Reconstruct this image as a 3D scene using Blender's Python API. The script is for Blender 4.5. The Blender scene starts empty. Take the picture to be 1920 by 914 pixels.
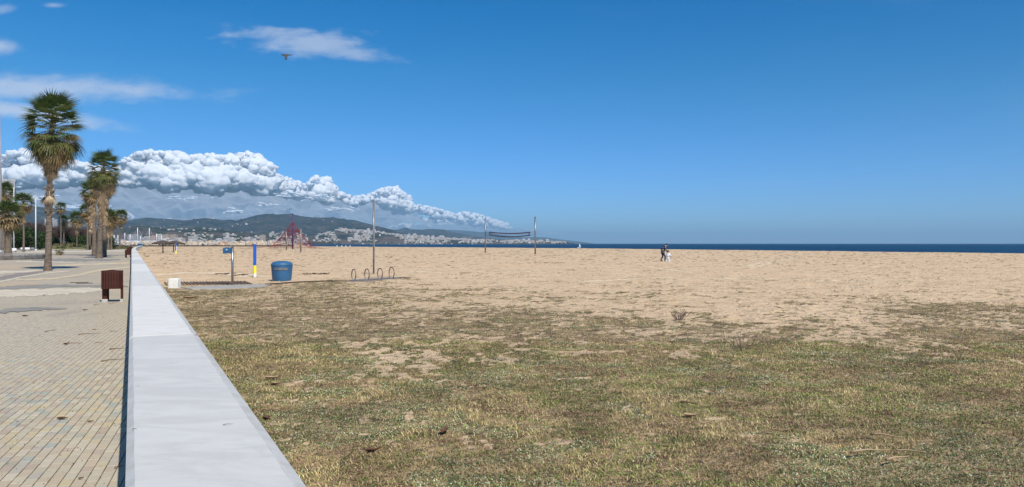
import bpy, bmesh, math, random
import numpy as np
from mathutils import Vector, Matrix
random.seed(7); rng = np.random.default_rng(7)
S = bpy.context.scene; COL = S.collection
R = math.radians
F, H, HY = 1400.0, 1.7, 457.0        # focal length in photo pixels, eye height, horizon row

# ------------------------------------------------------------------ camera
cd = bpy.data.cameras.new('camera'); cam = bpy.data.objects.new('camera', cd); COL.objects.link(cam)
cam.location = (0, 0, H); cam.rotation_euler = (R(90), 0, 0)
cd.sensor_width = 36; cd.lens = 36*F/1920; cd.clip_start = 0.1; cd.clip_end = 400000
S.camera = cam
S.view_settings.view_transform = 'Standard'; S.view_settings.look = 'None'
S.view_settings.exposure = 0.0; S.view_settings.gamma = 1
S.cycles.max_bounces = 8; S.cycles.diffuse_bounces = 5; S.cycles.volume_bounces = 0
S.cycles.transparent_max_bounces = 24

# ------------------------------------------------------------------ node helper
class NT:
    def __init__(s, nt): s.nt = nt; s.n = nt.nodes; s.l = nt.links
    def add(s, t, **kw):
        n = s.n.new(t)
        for k, v in kw.items(): setattr(n, k, v)
        return n
    def put(s, sock, v):
        if isinstance(v, bpy.types.NodeSocket): s.l.new(v, sock)
        elif v is not None: sock.default_value = v
    def m(s, op, a, b=None, c=None, clamp=False):
        n = s.add('ShaderNodeMath', operation=op); n.use_clamp = clamp
        s.put(n.inputs[0], a); s.put(n.inputs[1], b)
        if c is not None: s.put(n.inputs[2], c)
        return n.outputs[0]
    def mix(s, f, a, b, typ='MIX'):
        n = s.add('ShaderNodeMix', data_type='RGBA', blend_type=typ)
        s.put(n.inputs[0], f); s.put(n.inputs[6], c4(a)); s.put(n.inputs[7], c4(b)); return n.outputs[2]
    def noise(s, vec, scale, detail=4, rough=0.55, dist=0.0):
        n = s.add('ShaderNodeTexNoise'); s.put(n.inputs['Vector'], vec)
        n.inputs['Scale'].default_value = scale; n.inputs['Detail'].default_value = detail
        n.inputs['Roughness'].default_value = rough; n.inputs['Distortion'].default_value = dist
        return n.outputs[0]
    def vmap(s, vec, scale=(1, 1, 1), rot=(0, 0, 0), loc=(0, 0, 0)):
        n = s.add('ShaderNodeMapping'); s.put(n.inputs[0], vec)
        n.inputs['Location'].default_value = loc; n.inputs['Rotation'].default_value = rot
        n.inputs['Scale'].default_value = scale; return n.outputs[0]
    def ss(s, v, a, b, x=0.0, y=1.0):
        n = s.add('ShaderNodeMapRange', interpolation_type='SMOOTHSTEP'); s.put(n.inputs[0], v)
        for i, q in zip((1, 2, 3, 4), (a, b, x, y)): s.put(n.inputs[i], q)
        return n.outputs[0]
    def pos(s): return s.add('ShaderNodeNewGeometry').outputs['Position']
    def obj(s): return s.add('ShaderNodeTexCoord').outputs['Object']
    def attr(s, name): return s.add('ShaderNodeAttribute', attribute_name=name)
    def bump(s, h, strength, dist, prev=None):
        n = s.add('ShaderNodeBump'); n.inputs['Strength'].default_value = strength
        n.inputs['Distance'].default_value = dist; s.put(n.inputs['Height'], h)
        if prev is not None: s.put(n.inputs['Normal'], prev)
        return n.outputs[0]
def c4(c):
    if isinstance(c, (tuple, list)) and len(c) == 3: return (*c, 1.0)
    return c

# ------------------------------------------------------------------ sun and sky
WALL_A = math.atan2(960-247, F)                  # bearing of the promenade wall, left of +Y
SUN_EL, SUN_AZ = R(48), R(32.4)                  # shadows fall away, 32.4 deg left of +Y
sh = Vector((-math.sin(SUN_AZ), math.cos(SUN_AZ), 0))
ld = Vector((sh.x*math.cos(SUN_EL), sh.y*math.cos(SUN_EL), -math.sin(SUN_EL)))   # direction light travels
sl = bpy.data.lights.new('sun', 'SUN'); sun = bpy.data.objects.new('sun', sl); COL.objects.link(sun)
sl.energy = 5.0; sl.angle = R(0.53); sl.color = (1.0, 0.95, 0.865)
sun.rotation_euler = ld.to_track_quat('-Z', 'Y').to_euler(); sun.location = (20, -30, 40)
W = bpy.data.worlds.new('World'); S.world = W; W.use_nodes = True
w = NT(W.node_tree); w.n.clear()
sky = w.add('ShaderNodeTexSky', sky_type='NISHITA'); sky.sun_disc = False
sky.sun_elevation = SUN_EL
sd = -ld; sky.sun_rotation = math.atan2(sd.x, sd.y)
sky.altitude = 0; sky.air_density = 1.0; sky.dust_density = 0.15; sky.ozone_density = 1.6
hs = w.add('ShaderNodeHueSaturation'); w.put(hs.inputs['Color'], w.mix(1.0, sky.outputs[0], (.74, .92, 1.17), 'MULTIPLY'))
hs.inputs['Saturation'].default_value = 1.30; hs.inputs['Value'].default_value = 1.0; hs.inputs['Hue'].default_value = 0.497
skyc = hs.outputs[0]
dirv = w.add('ShaderNodeTexCoord').outputs['Generated']
sx = w.add('ShaderNodeSeparateXYZ'); w.put(sx.inputs[0], dirv)
yy = w.m('MAXIMUM', sx.outputs[1], 0.02)
U = w.m('DIVIDE', sx.outputs[0], yy); V = w.m('DIVIDE', sx.outputs[2], yy)
cx = w.add('ShaderNodeCombineXYZ'); w.put(cx.inputs[0], U); w.put(cx.inputs[1], V)
uv = cx.outputs[0]
nA = w.noise(w.vmap(uv, (9, 30, 1), (0, 0, -0.08)), 1.0, 6, 0.62, 0.5)
nB = w.noise(w.vmap(uv, (26, 60, 1), (0, 0, 0.15)), 1.0, 5, 0.6, 0.3)
nC = w.noise(w.vmap(uv, (3.2, 9, 1)), 1.0, 4, 0.55, 0.4)
skyc = w.mix(w.ss(V, 0.24, 0.02), skyc, w.mix(1.0, skyc, (.63, .87, 1.27), 'MULTIPLY'))
tot = None
def wisp(px, py, rx, ry, tilt, amp, soft, gain, fine):
    global tot
    cu, cv = (px-960)/F, (HY-py)/F
    du = w.m('SUBTRACT', U, cu); dv = w.m('SUBTRACT', w.m('SUBTRACT', V, cv), w.m('MULTIPLY', du, tilt))
    du = w.m('DIVIDE', du, rx/F); dv = w.m('DIVIDE', dv, ry/F)
    d = w.m('SQRT', w.m('ADD', w.m('MULTIPLY', du, du), w.m('MULTIPLY', dv, dv)))
    q = w.m('SUBTRACT', w.m('ADD', w.m('SUBTRACT', 1.0, d), w.m('MULTIPLY', nA, amp)), amp*0.5)
    q = w.m('ADD', q, w.m('MULTIPLY', w.m('SUBTRACT', nB, 0.5), fine))
    q = w.m('MULTIPLY', w.ss(q, 0.0, soft), gain)
    tot = q if tot is None else w.m('MAXIMUM', tot, q)
wisp(560, 78, 175, 34, -0.06, 1.9, 1.0, 0.50, 1.3)
wisp(650, 98, 120, 24, -0.16, 1.9, 1.0, 0.42, 1.3)
wisp(60, 163, 410, 36, -0.04, 1.3, 1.1, 0.62, 0.9)
wisp(60, 214, 210, 24, -0.14, 1.2, 0.9, 0.66, 0.45)
wisp(-10, 88, 68, 24, -0.1, 1.1, 0.9, 0.6, 0.5)
wisp(100, 10, 34, 8, 0.0, 1.2, 0.9, 0.40, 0.4)
wisp(0, 18, 40, 12, 0.1, 1.2, 0.9, 0.3, 0.4)
veil = w.m('MULTIPLY', w.ss(nC, 0.55, 0.85), w.ss(V, 0.02, 0.4, 0.10, 0.05))
tot = w.m('MAXIMUM', tot, veil)
skyc = w.mix(tot, skyc, (7.4, 8.0, 9.2, 1))
bg = w.add('ShaderNodeBackground'); w.put(bg.inputs[0], skyc); bg.inputs[1].default_value = 0.092
wo = w.add('ShaderNodeOutputWorld'); w.l.new(bg.outputs[0], wo.inputs[0])

# ------------------------------------------------------------------ general helpers
def px(x, Y, z=0.0): return Vector(((x-960)*Y/F, Y, z))
def at(x, y, z=0.0): return px(x, F*(H-z)/(y-HY), z)
def lerp(a, b, t): return a+(b-a)*t
WD = Vector((-math.sin(WALL_A), math.cos(WALL_A), 0)); WN = Vector((math.cos(WALL_A), math.sin(WALL_A), 0))
def wpt(t, s, z=0.0): return WD*t + WN*s + Vector((0, 0, z))
def interp(tab, x): return np.interp(x, [a for a, _ in tab], [b for _, b in tab])
_lat = rng.random((256, 256))
def vnoise(x, y):
    xi = np.floor(x).astype(int); yi = np.floor(y).astype(int); fx = x-xi; fy = y-yi
    fx = fx*fx*(3-2*fx); fy = fy*fy*(3-2*fy); g = lambda a, b: _lat[a & 255, b & 255]
    return (g(xi, yi)*(1-fx)+g(xi+1, yi)*fx)*(1-fy)+(g(xi, yi+1)*(1-fx)+g(xi+1, yi+1)*fx)*fy
def fbm(x, y, o=4, g=0.5):
    a, t, s = 1.0, 0.0, 0.0; x = np.asarray(x, float); y = np.asarray(y, float)
    for i in range(o):
        t = t+a*vnoise(x*2**i+17.3*i, y*2**i+5.7*i); s += a; a *= g
    return t/s
def vnoise3(p):
    i = np.floor(p).astype(int); f = p-i; f = f*f*(3-2*f); out = 0
    for dx in (0, 1):
        for dy in (0, 1):
            for dz in (0, 1):
                h = _lat[(i[:, 0]+dx+37*(i[:, 2]+dz)) & 255, (i[:, 1]+dy+91*(i[:, 2]+dz)) & 255]
                out = out+h*(f[:, 0] if dx else 1-f[:, 0])*(f[:, 1] if dy else 1-f[:, 1])*(f[:, 2] if dz else 1-f[:, 2])
    return out
def billow3(p, o=4, g=.5):
    a, t, s = 1.0, 0.0, 0.0
    for k in range(o): t = t+a*np.abs(2*vnoise3(p*2.03**k+13.7*k)-1); s += a; a *= g
    return t/s
def sstep(x, a, b):
    t = np.clip((x-a)/(b-a), 0, 1); return t*t*(3-2*t)

def material(name, c, c2=None, scale=5, rough=0.7, metal=0.0, bump=0.0, bdist=0.01, bscale=None, spec=0.4, detail=5,
             stretch=(1, 1, 1), trans=0.0, lo=0.35, hi=0.65):
    m = bpy.data.materials.new(name); m.use_nodes = True; t = NT(m.node_tree); t.n.clear()
    b = t.add('ShaderNodeBsdfPrincipled'); o = t.add('ShaderNodeOutputMaterial')
    v = t.vmap(t.obj(), stretch)
    n = t.noise(v, scale, detail)
    b.inputs['Base Color'].default_value = c4(c)
    if c2 is not None: t.put(b.inputs['Base Color'], t.mix(t.ss(n, lo, hi), c, c2))
    b.inputs['Roughness'].default_value = rough; b.inputs['Metallic'].default_value = metal
    b.inputs['Specular IOR Level'].default_value = spec
    if bump: t.put(b.inputs['Normal'], t.bump(t.noise(v, bscale or scale*3, 5), bump, bdist))
    outp = b.outputs[0]
    if trans:
        tr = t.add('ShaderNodeBsdfTranslucent'); ms = t.add('ShaderNodeMixShader'); ms.inputs[0].default_value = trans
        if c2 is not None: t.put(tr.inputs[0], t.mix(t.ss(n, lo, hi), c, c2))
        else: tr.inputs[0].default_value = c4(c)
        t.l.new(outp, ms.inputs[1]); t.l.new(tr.outputs[0], ms.inputs[2]); outp = ms.outputs[0]
    t.l.new(outp, o.inputs[0]); return m
def vmaterial(name, rough=0.8, spec=0.2, trans=0.0):
    m = bpy.data.materials.new(name); m.use_nodes = True; t = NT(m.node_tree); t.n.clear()
    b = t.add('ShaderNodeBsdfPrincipled'); o = t.add('ShaderNodeOutputMaterial')
    a = t.attr('col').outputs[0]; t.put(b.inputs['Base Color'], a); b.inputs['Roughness'].default_value = rough
    b.inputs['Specular IOR Level'].default_value = spec; outp = b.outputs[0]
    if trans:
        tr = t.add('ShaderNodeBsdfTranslucent'); ms = t.add('ShaderNodeMixShader'); ms.inputs[0].default_value = trans
        t.put(tr.inputs[0], a); t.l.new(outp, ms.inputs[1]); t.l.new(tr.outputs[0], ms.inputs[2]); outp = ms.outputs[0]
    t.l.new(outp, o.inputs[0]); return m

class MB:
    """collects verts/faces with material indices"""
    def __init__(s): s.v = []; s.f = []; s.mi = []; s.sm = []
    def add(s, vs, fs, mi=0, smooth=False):
        o = len(s.v); s.v += [tuple(p) for p in vs]
        for f in fs: s.f.append(tuple(i+o for i in f)); s.mi.append(mi); s.sm.append(smooth)
        return s
    def box(s, c, size, rz=0.0, mi=0, taper=1.0, bev=0.0):
        c = Vector(c); hx, hy, hz = [q/2 for q in size]; M = Matrix.Rotation(rz, 3, 'Z')
        if bev:
            rings = [(-hz, bev), (-hz+bev, 0), (hz-bev, 0), (hz, bev)]
            vs = []
            for z, i in rings:
                k = taper if z > 0 else 1.0
                ax, ay = hx*k-i, hy*k-i; cc = bev
                for sx_, sy_ in ((-1, -1), (1, -1), (1, 1), (-1, 1)):
                    if (sx_, sy_) in ((-1, -1), (1, 1)): pr = ((sx_*ax, sy_*(ay-cc)), (sx_*(ax-cc), sy_*ay))
                    else: pr = ((sx_*(ax-cc), sy_*ay), (sx_*ax, sy_*(ay-cc)))
                    for q in pr: vs.append(c+M @ Vector((q[0], q[1], z)))
            fs = [tuple(reversed(range(8))), tuple(range(24, 32))]
            for r in range(3):
                for k in range(8): fs.append((r*8+k, r*8+(k+1) % 8, r*8+8+(k+1) % 8, r*8+8+k))
            return s.add(vs, fs, mi)
        vs = []
        for z in (-hz, hz):
            k = taper if z > 0 else 1.0
            for x, y in ((-hx, -hy), (hx, -hy), (hx, hy), (-hx, hy)): vs.append(c+M @ Vector((x*k, y*k, z)))
        return s.add(vs, [(3, 2, 1, 0), (4, 5, 6, 7), (0, 1, 5, 4), (1, 2, 6, 5), (2, 3, 7, 6), (3, 0, 4, 7)], mi)
    def tube(s, pts, rad, n=8, mi=0, cap=True, smooth=True):
        pts = [Vector(p) for p in pts]
        if not hasattr(rad, '__len__'): rad = [rad]*len(pts)
        vs = []; prev = None
        for i, p in enumerate(pts):
            d = (pts[min(i+1, len(pts)-1)]-pts[max(i-1, 0)]).normalized()
            if prev is None:
                a = d.orthogonal().normalized()
            else:
                a = prev-d*prev.dot(d); a = a.normalized() if a.length > 1e-6 else d.orthogonal().normalized()
            prev = a; b = d.cross(a)
            for k in range(n):
                t = 2*math.pi*k/n; vs.append(p+(a*math.cos(t)+b*math.sin(t))*rad[i])
        fs = []
        for i in range(len(pts)-1):
            for k in range(n): fs.append((i*n+k, i*n+(k+1) % n, (i+1)*n+(k+1) % n, (i+1)*n+k))
        if cap: fs += [tuple(reversed(range(n))), tuple(range((len(pts)-1)*n, len(pts)*n))]
        return s.add(vs, fs, mi, smooth)
    def lathe(s, prof, c=(0, 0, 0), n=24, mi=0, sx=1, sy=1, smooth=True, rz=0):
        vs = []; fs = []; c = Vector(c)
        for r, z in prof:
            for k in range(n):
                t = 2*math.pi*k/n; x, y = r*sx*math.cos(t), r*sy*math.sin(t)
                vs.append(c+Vector((x*math.cos(rz)-y*math.sin(rz), x*math.sin(rz)+y*math.cos(rz), z)))
        for i in range(len(prof)-1):
            for k in range(n): fs.append((i*n+k, i*n+(k+1) % n, (i+1)*n+(k+1) % n, (i+1)*n+k))
        fs += [tuple(reversed(range(n))), tuple(range((len(prof)-1)*n, len(prof)*n))]
        return s.add(vs, fs, mi, smooth)
    def blob(s, c, r, n=10, mi=0, jit=0.0, M=None):
        c = Vector(c); r = Vector(r) if hasattr(r, '__len__') else Vector((r, r, r)); vs = []; fs = []; k = n//2
        for i in range(k+1):
            for j in range(n):
                a, b = math.pi*i/k, 2*math.pi*j/n
                p = Vector((math.sin(a)*math.cos(b)*r.x, math.sin(a)*math.sin(b)*r.y, math.cos(a)*r.z))
                if 0 < i < k: p *= 1+random.uniform(-jit, jit)
                if M is not None: p = M @ p
                vs.append(c+p)
        for i in range(k):
            for j in range(n): fs.append((i*n+j, (i+1)*n+j, (i+1)*n+(j+1) % n, i*n+(j+1) % n))
        return s.add(vs, fs, mi, True)
    def mesh(s, name, mats):
        me = bpy.data.meshes.new(name); me.from_pydata(s.v, [], s.f)
        for m in (mats if isinstance(mats, (list, tuple)) else [mats]): me.materials.append(m)
        me.polygons.foreach_set('material_index', s.mi); me.polygons.foreach_set('use_smooth', s.sm)
        me.update(); return me
    def build(s, name, mats, parent=None):
        return link(name, s.mesh(name, mats), parent)
def link(name, me, parent=None, loc=(0, 0, 0), rot=(0, 0, 0), sc=(1, 1, 1)):
    o = bpy.data.objects.new(name, me); COL.objects.link(o); o.parent = parent
    o.location = loc; o.rotation_euler = rot; o.scale = sc; return o
def tag(o, label=None, cat=None, group=None, kind=None):
    if label: o['label'] = label
    if cat: o['category'] = cat
    if group: o['group'] = group
    if kind: o['kind'] = kind
    return o
def thing(name, label, cat, loc=(0, 0, 0), rz=0.0, group=None):
    o = bpy.data.objects.new(name, None); COL.objects.link(o); o.location = loc; o.rotation_euler = (0, 0, rz)
    o.empty_display_size = 0.2
    return tag(o, label, cat, group)
def npmesh(name, co, tris, mats, col=None, quads=False, smooth=False):
    me = bpy.data.meshes.new(name); n = 4 if quads else 3; co = np.asarray(co, np.float32); tris = np.asarray(tris, np.int32)
    me.vertices.add(len(co)); me.vertices.foreach_set('co', co.ravel())
    me.loops.add(tris.size); me.loops.foreach_set('vertex_index', tris.ravel())
    me.polygons.add(len(tris)); me.polygons.foreach_set('loop_start', np.arange(len(tris), dtype=np.int32)*n)
    me.polygons.foreach_set('loop_total', np.full(len(tris), n, np.int32))
    for m in (mats if isinstance(mats, (list, tuple)) else [mats]): me.materials.append(m)
    me.polygons.foreach_set('use_smooth', np.full(len(tris), bool(smooth)))
    if col is not None:
        a = me.color_attributes.new('col', 'FLOAT_COLOR', 'POINT')
        c = np.ones((len(co), 4), np.float32); c[:, :3] = col; a.data.foreach_set('color', c.ravel())
    me.update(calc_edges=True); me.validate(); return me
def skinned(name, joints, edges, mat, parent, sub=1, ax=None):
    """one continuous body surface grown over a skeleton: joints = [(pos, radius)], first is the root"""
    me = bpy.data.meshes.new(name); me.from_pydata([tuple(j[0]) for j in joints], edges, []); me.materials.append(mat)
    o = link(name, me, parent)
    md = o.modifiers.new('skin', 'SKIN'); md.use_smooth_shade = True
    for i, j in enumerate(joints):
        sv = me.skin_vertices[0].data[i]; r = j[1]; sv.radius = (r, r) if not hasattr(r, '__len__') else r; sv.use_root = (i == 0)
    if sub: q = o.modifiers.new('sub', 'SUBSURF'); q.levels = sub; q.render_levels = sub
    return o

# ------------------------------------------------------------------ ground fields
CREST = [(-800, 461.5), (560, 461.8), (600, 462.3), (700, 463.2), (900, 464.5), (1003, 465.3), (1100, 466.0), (1250, 467.9),
         (1400, 469.4), (1600, 471.9), (1750, 473.7), (1920, 475.8), (2400, 483.0), (3200, 496)]
# cover of plants over the sand, sampled in bearing / log-distance space: (photo x, photo y, cover 0..1)
COVER = [(300, 545, .74), (420, 545, .68), (520, 542, .68), (600, 545, .68), (700, 545, .62), (800, 550, .45), (880, 556, .45), (960, 552, .34),
         (1060, 556, .36), (1180, 556, .34), (1300, 562, .2), (1420, 560, .16), (1560, 565, .26), (1660, 568, .5), (1800, 575, .56), (1920, 580, .56),
         (1300, 590, .25), (1400, 598, .18), (1500, 590, .12), (1600, 600, .2), (1660, 600, .55), (1250, 610, .6), (1350, 614, .62),
         (1500, 614, .52), (1600, 620, .6), (1000, 600, .64), (800, 600, .62), (600, 600, .66), (420, 600, .74), (1100, 640, .72), (900, 650, .6),
         (740, 668, .35), (600, 680, .75), (450, 680, .95), (1300, 650, .76), (1500, 650, .76), (1750, 640, .62), (1900, 660, .66),
         (1000, 720, .88), (1200, 720, .9), (1500, 720, .92), (1800, 740, .88), (900, 750, .72), (1000, 780, .85), (700, 760, .9), (560, 800, .85),
         (640, 880, .9), (1000, 850, .85), (1300, 830, .85), (1600, 850, .8), (1850, 850, .85), (1000, 910, .82), (1500, 910, .85), (1900, 910, .85),
         (800, 535, .25), (700, 528, .3), (600, 531, .6), (900, 530, .06), (1000, 530, .05), (1200, 540, .12), (1400, 545, .06), (1600, 550, .08), (1800, 560, .14), (1920, 563, .2),
         (500, 524, .0), (600, 518, .0), (800, 515, .02), (1200, 520, .02), (1600, 525, .02), (1900, 535, .02), (400, 526, 0), (300, 530, 0), (2400, 600, .8), (2600, 800, .85),
         (2300, 560, .2), (200, 600, .9), (200, 530, 0.0)]
CV = np.array(COVER); CVu = (CV[:, 0]-960)/300; CVv = np.log(F*H/(CV[:, 1]-HY))*3.2
def cover(X, Y):
    X = np.asarray(X, float); Y = np.asarray(Y, float)
    u = X/Y*F/300; v = np.log(np.maximum(Y, 2))*3.2
    out = np.empty(X.shape); f = out.ravel(); uu = u.ravel(); vv = v.ravel()
    for a in range(0, len(f), 40000):
        d2 = (uu[a:a+40000, None]-CVu)**2+(vv[a:a+40000, None]-CVv)**2+0.02
        wt = d2**-2.2; f[a:a+40000] = (wt*CV[:, 2]).sum(1)/wt.sum(1)
    return out
# colour families of the turf: (photo x, photo y, family) family 0 brown, 1 green, 2 straw, 3 silver-green cover
FAM = [(470, 665, 2), (500, 700, 2), (700, 745, 2), (780, 765, 2), (640, 780, 2), (700, 860, 2), (840, 880, 2), (760, 548, 2), (860, 552, 2), (660, 540, 2), (330, 560, 1),
       (600, 620, 3), (720, 700, 3), (760, 730, 3), (1030, 705, 3), (1100, 712, 3), (900, 815, 3), (560, 720, 3), (460, 730, 3), (600, 830, 3), (610, 900, 3), (520, 760, 3), (1010, 880, 3),
       (1200, 730, 1), (1300, 700, 1), (1400, 720, 1), (1500, 740, 1), (1330, 780, 1), (1480, 790, 1), (1620, 760, 1), (1800, 760, 1), (1750, 800, 1), (1150, 860, 1), (420, 640, 1), (940, 820, 1), (830, 650, 1),
       (1050, 570, 1), (1150, 600, 1), (950, 660, 1), (1450, 640, 1), (1700, 880, 3), (1720, 890, 3), (1330, 640, 3), (1620, 690, 3),
       (540, 600, 0), (700, 620, 0), (450, 580, 0), (1000, 640, 0), (1200, 660, 0), (1550, 600, 0), (1700, 620, 0), (1850, 660, 0), (1400, 880, 0), (1250, 880, 0), (1550, 690, 0), (1850, 700, 0), (900, 780, 0), (540, 690, 0), (700, 810, 0),
       (1600, 830, 2), (1350, 850, 2), (1800, 720, 2), (1250, 760, 2)]
FA = np.array(FAM, float); FAu = (FA[:, 0]-960)/130; FAv = np.log(F*H/(FA[:, 1]-HY))*9
def family(X, Y):
    X = X+1.6*(fbm(X*.9, Y*.9, 4)-.5)*np.sqrt(Y/6); Y2 = Y*(1+.28*(fbm(X*1.1+40, Y*.9, 4)-.5))
    u = X/Y2*F/130; v = np.log(Y2)*9; out = np.empty(len(X), int)
    for a in range(0, len(X), 40000):
        d2 = (u[a:a+40000, None]-FAu)**2+(v[a:a+40000, None]-FAv)**2
        out[a:a+40000] = FA[np.argmin(d2, 1), 2]
    rnd = rng.random(len(X)); n = fbm(X*2.2, Y*2.2, 4); n2 = fbm(X*1.7+31, Y*1.7, 4); n3 = fbm(X*3.1+11, Y*3.1+5, 3)
    n4 = fbm(X*1.3+71, Y*1.3+9, 4); out = np.where((n > .56) & (rnd < .8), 0, out); out = np.where((n2 > .60) & (rnd < .8), 1, out); out = np.where((n3 > .66) & (rnd < .7), 2, out); out = np.where((n4 > .62) & (rnd < .75), 3, out)
    out = np.where(rnd < .16, 0, out); out = np.where((rnd > .76), 1, out); out = np.where((rnd > .94), 2, out)
    return out
def cover_field(X, Y):
    c = cover(X, Y); n = .30*fbm(X*1.1, Y*.95, 4)+.35*fbm(X*4.1+7, Y*3.6, 3)+.35*fbm(X*12+3, Y*9+5, 2); big = fbm(X*.5, Y*.30, 3); n = .5+(n-.5)*(1.75+.9*sstep(Y, 11, 20))+.30*(big-.5)
    return n-((1.0-c)*.85+.06), c
def relief(X, Y):
    fl = 1-.95*np.exp(-(((X+12.4)/4.0)**2+((Y-31.5)/3.6)**2)**2); return relief0(X, Y)*fl
def relief0(X, Y):
    c = np.clip((Y-3)/8, 0.35, 1)
    return (fbm(X*1.6, Y*1.6, 3)-.5)*.05 + (fbm(X*5, Y*5, 3)-.5)*.030*c + (np.abs(fbm(X*1.1+5, Y*1.1, 3)-.5)*-.14+.02)*sstep(Y, 22, 40) + (fbm(X*.12, Y*.12, 3)-.5)*.12*sstep(Y, 20, 60)

# ------------------------------------------------------------------ ground materials
def sand_material():
    m = bpy.data.materials.new('sand'); m.use_nodes = True; t = NT(m.node_tree); t.n.clear()
    P = t.pos(); veg = t.attr('col'); sv = t.add('ShaderNodeSeparateColor'); t.put(sv.inputs[0], veg.outputs[0])
    n1 = t.noise(P, 0.35, 5); n2 = t.noise(P, 9, 6, .7); n3 = t.noise(P, 2.2, 8, .72); n4 = t.noise(P, 34, 3, .7)
    sand = t.mix(t.ss(n1, .3, .7), (.635, .455, .28), (.69, .505, .32))
    sand = t.mix(t.m('MULTIPLY', t.ss(n2, .42, .25), .45), sand, (.36, .245, .15))
    sand = t.mix(t.m('MULTIPLY', t.ss(n2, .58, .8), .5), sand, (.74, .58, .40))
    sand = t.mix(t.m('MULTIPLY', t.ss(n4, .40, .28), .55), sand, (.25, .17, .11))
    n6 = t.noise(t.vmap(P, (1, .6, 1)), 1.1, 5, .65); sand = t.mix(t.m('MULTIPLY', t.ss(n6, .47, .36), .45), sand, (.40, .285, .18)); sand = t.mix(t.m('MULTIPLY', t.ss(n6, .56, .68), .35), sand, (.72, .575, .41))
    sand = t.mix(t.m('MULTIPLY', t.ss(sv.outputs[1], .25, .7), .45), sand, (.43, .31, .19))
    sand = t.mix(t.m('MULTIPLY', sv.outputs[2], t.ss(n6, .3, .6, .25, .7)), sand, (.80, .635, .43))
    sand = t.mix(t.m('MULTIPLY', t.m('MULTIPLY', sv.outputs[2], t.m('SUBTRACT', 1.0, sv.outputs[2])), t.ss(n2, .35, .6, 0.0, 2.2)), sand, (.33, .23, .14))
    soil = t.mix(t.ss(n3, .35, .6), (.12, .082, .048), (.40, .285, .165))
    soil = t.mix(t.ss(t.noise(P, 5, 5, .7), .52, .66), soil, (.13, .135, .07))
    f = t.ss(t.m('ADD', sv.outputs[0], t.m('MULTIPLY', t.m('SUBTRACT', t.noise(P, 9, 6, .7), .5), 1.1)), .30, .75)
    f = t.m('MULTIPLY', f, t.ss(sv.outputs[0], .01, .12))
    colr = t.mix(f, sand, soil)
    b = t.add('ShaderNodeBsdfPrincipled'); t.put(b.inputs['Base Color'], colr); b.inputs['Roughness'].default_value = .95
    b.inputs['Specular IOR Level'].default_value = .1
    bp = t.bump(t.noise(P, 5.0, 6, .65), 1.0, .07); bp = t.bump(t.noise(P, 1.6, 5, .65), 1.0, .22, bp)
    t.put(b.inputs['Normal'], bp)
    o = t.add('ShaderNodeOutputMaterial'); t.l.new(b.outputs[0], o.inputs[0]); return m
M_sand = sand_material()
def grid_ground(name, pxs, Ys, zf, keep, mat, colf=None):
    PX, YY = np.meshgrid(pxs, Ys); X = (PX-960)*YY/F; Z = zf(X, YY, PX)
    co = np.stack([X, YY, Z], -1).reshape(-1, 3); nx = len(pxs); ny = len(Ys)
    i = np.arange((ny-1)*(nx-1)); r, c = i//(nx-1), i % (nx-1); a = r*nx+c
    q = np.stack([a, a+1, a+nx+1, a+nx], -1)
    k = keep(X, YY, PX).reshape(-1); q = q[k[q].all(1)]
    used = np.zeros(len(co), bool); used[q.ravel()] = True; idx = np.cumsum(used)-1
    col = None if colf is None else colf(X, YY, PX).reshape(-1, 3)[used]
    me = npmesh(name, co[used], idx[q], mat, col, quads=True, smooth=True)
    return tag(link(name, me), kind='structure')
def s_of(X, Y): return X*WN.x+Y*WN.y
Ys = np.concatenate([np.geomspace(2.2, 60, 430), np.geomspace(60.5, 640, 170)])
def sand_z(X, Y, PX):
    yc = F*H/(interp(CREST, PX)-HY); z = relief(X, Y)
    z = z*(1-.6*sstep(Y, 100, 300))
    z = z+.18*np.exp(-((Y-yc*.97)/(yc*.04))**2)*0
    return z-5.0*sstep(Y, yc, yc*1.0+70)
TRK = [([(275, 499), (330, 498.4), (400, 499.5), (452, 503)], .22), ([(300, 516), (360, 511.5), (430, 513.5), (470, 519)], 1.1), ([(1400, 500), (1440, 490), (1480, 482), (1520, 478)], .35), ([(1405, 503), (1450, 492), (1492, 483.5), (1535, 479)], .35),
       ([(750, 507), (820, 512), (900, 511), (1010, 509)], .5), ([(560, 497), (640, 494), (700, 494.5)], .3), ([(1090, 528), (1250, 520), (1400, 522), (1700, 530)], .5), ([(1560, 497), (1640, 500), (1800, 509)], .5), ([(620, 480), (760, 484), (900, 486)], .7), ([(1100, 487), (1180, 495), (1300, 512)], .35)]
def tracks(X, Y):
    out = np.zeros(X.shape); wx = X+(fbm(X*.6, Y*.6, 3)-.5)*1.2
    for pl, wd in TRK:
        P_ = [at(*p) for p in pl]
        for A, B_ in zip(P_[:-1], P_[1:]):
            dx, dy = B_.x-A.x, B_.y-A.y; t = np.clip(((wx-A.x)*dx+(Y-A.y)*dy)/(dx*dx+dy*dy), 0, 1); d = np.hypot(wx-A.x-t*dx, Y-A.y-t*dy)
            out = np.maximum(out, sstep(-d, -wd*1.6, -wd*.5))
    return out
def sand_col(X, Y, PX):
    d, c = cover_field(X, Y); d = sstep(d, -.10, .12)*(c > .012); return np.stack([d, c, tracks(X, Y)], -1)
sand = grid_ground('sand', np.concatenate([np.arange(-900, 0, 40), np.arange(0, 2000, 4.5), np.arange(2000, 3200, 30)]), Ys, sand_z,
                   lambda X, Y, PX: (s_of(X, Y) > .12) & (s_of(X, Y) < 260), M_sand, sand_col)

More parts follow.
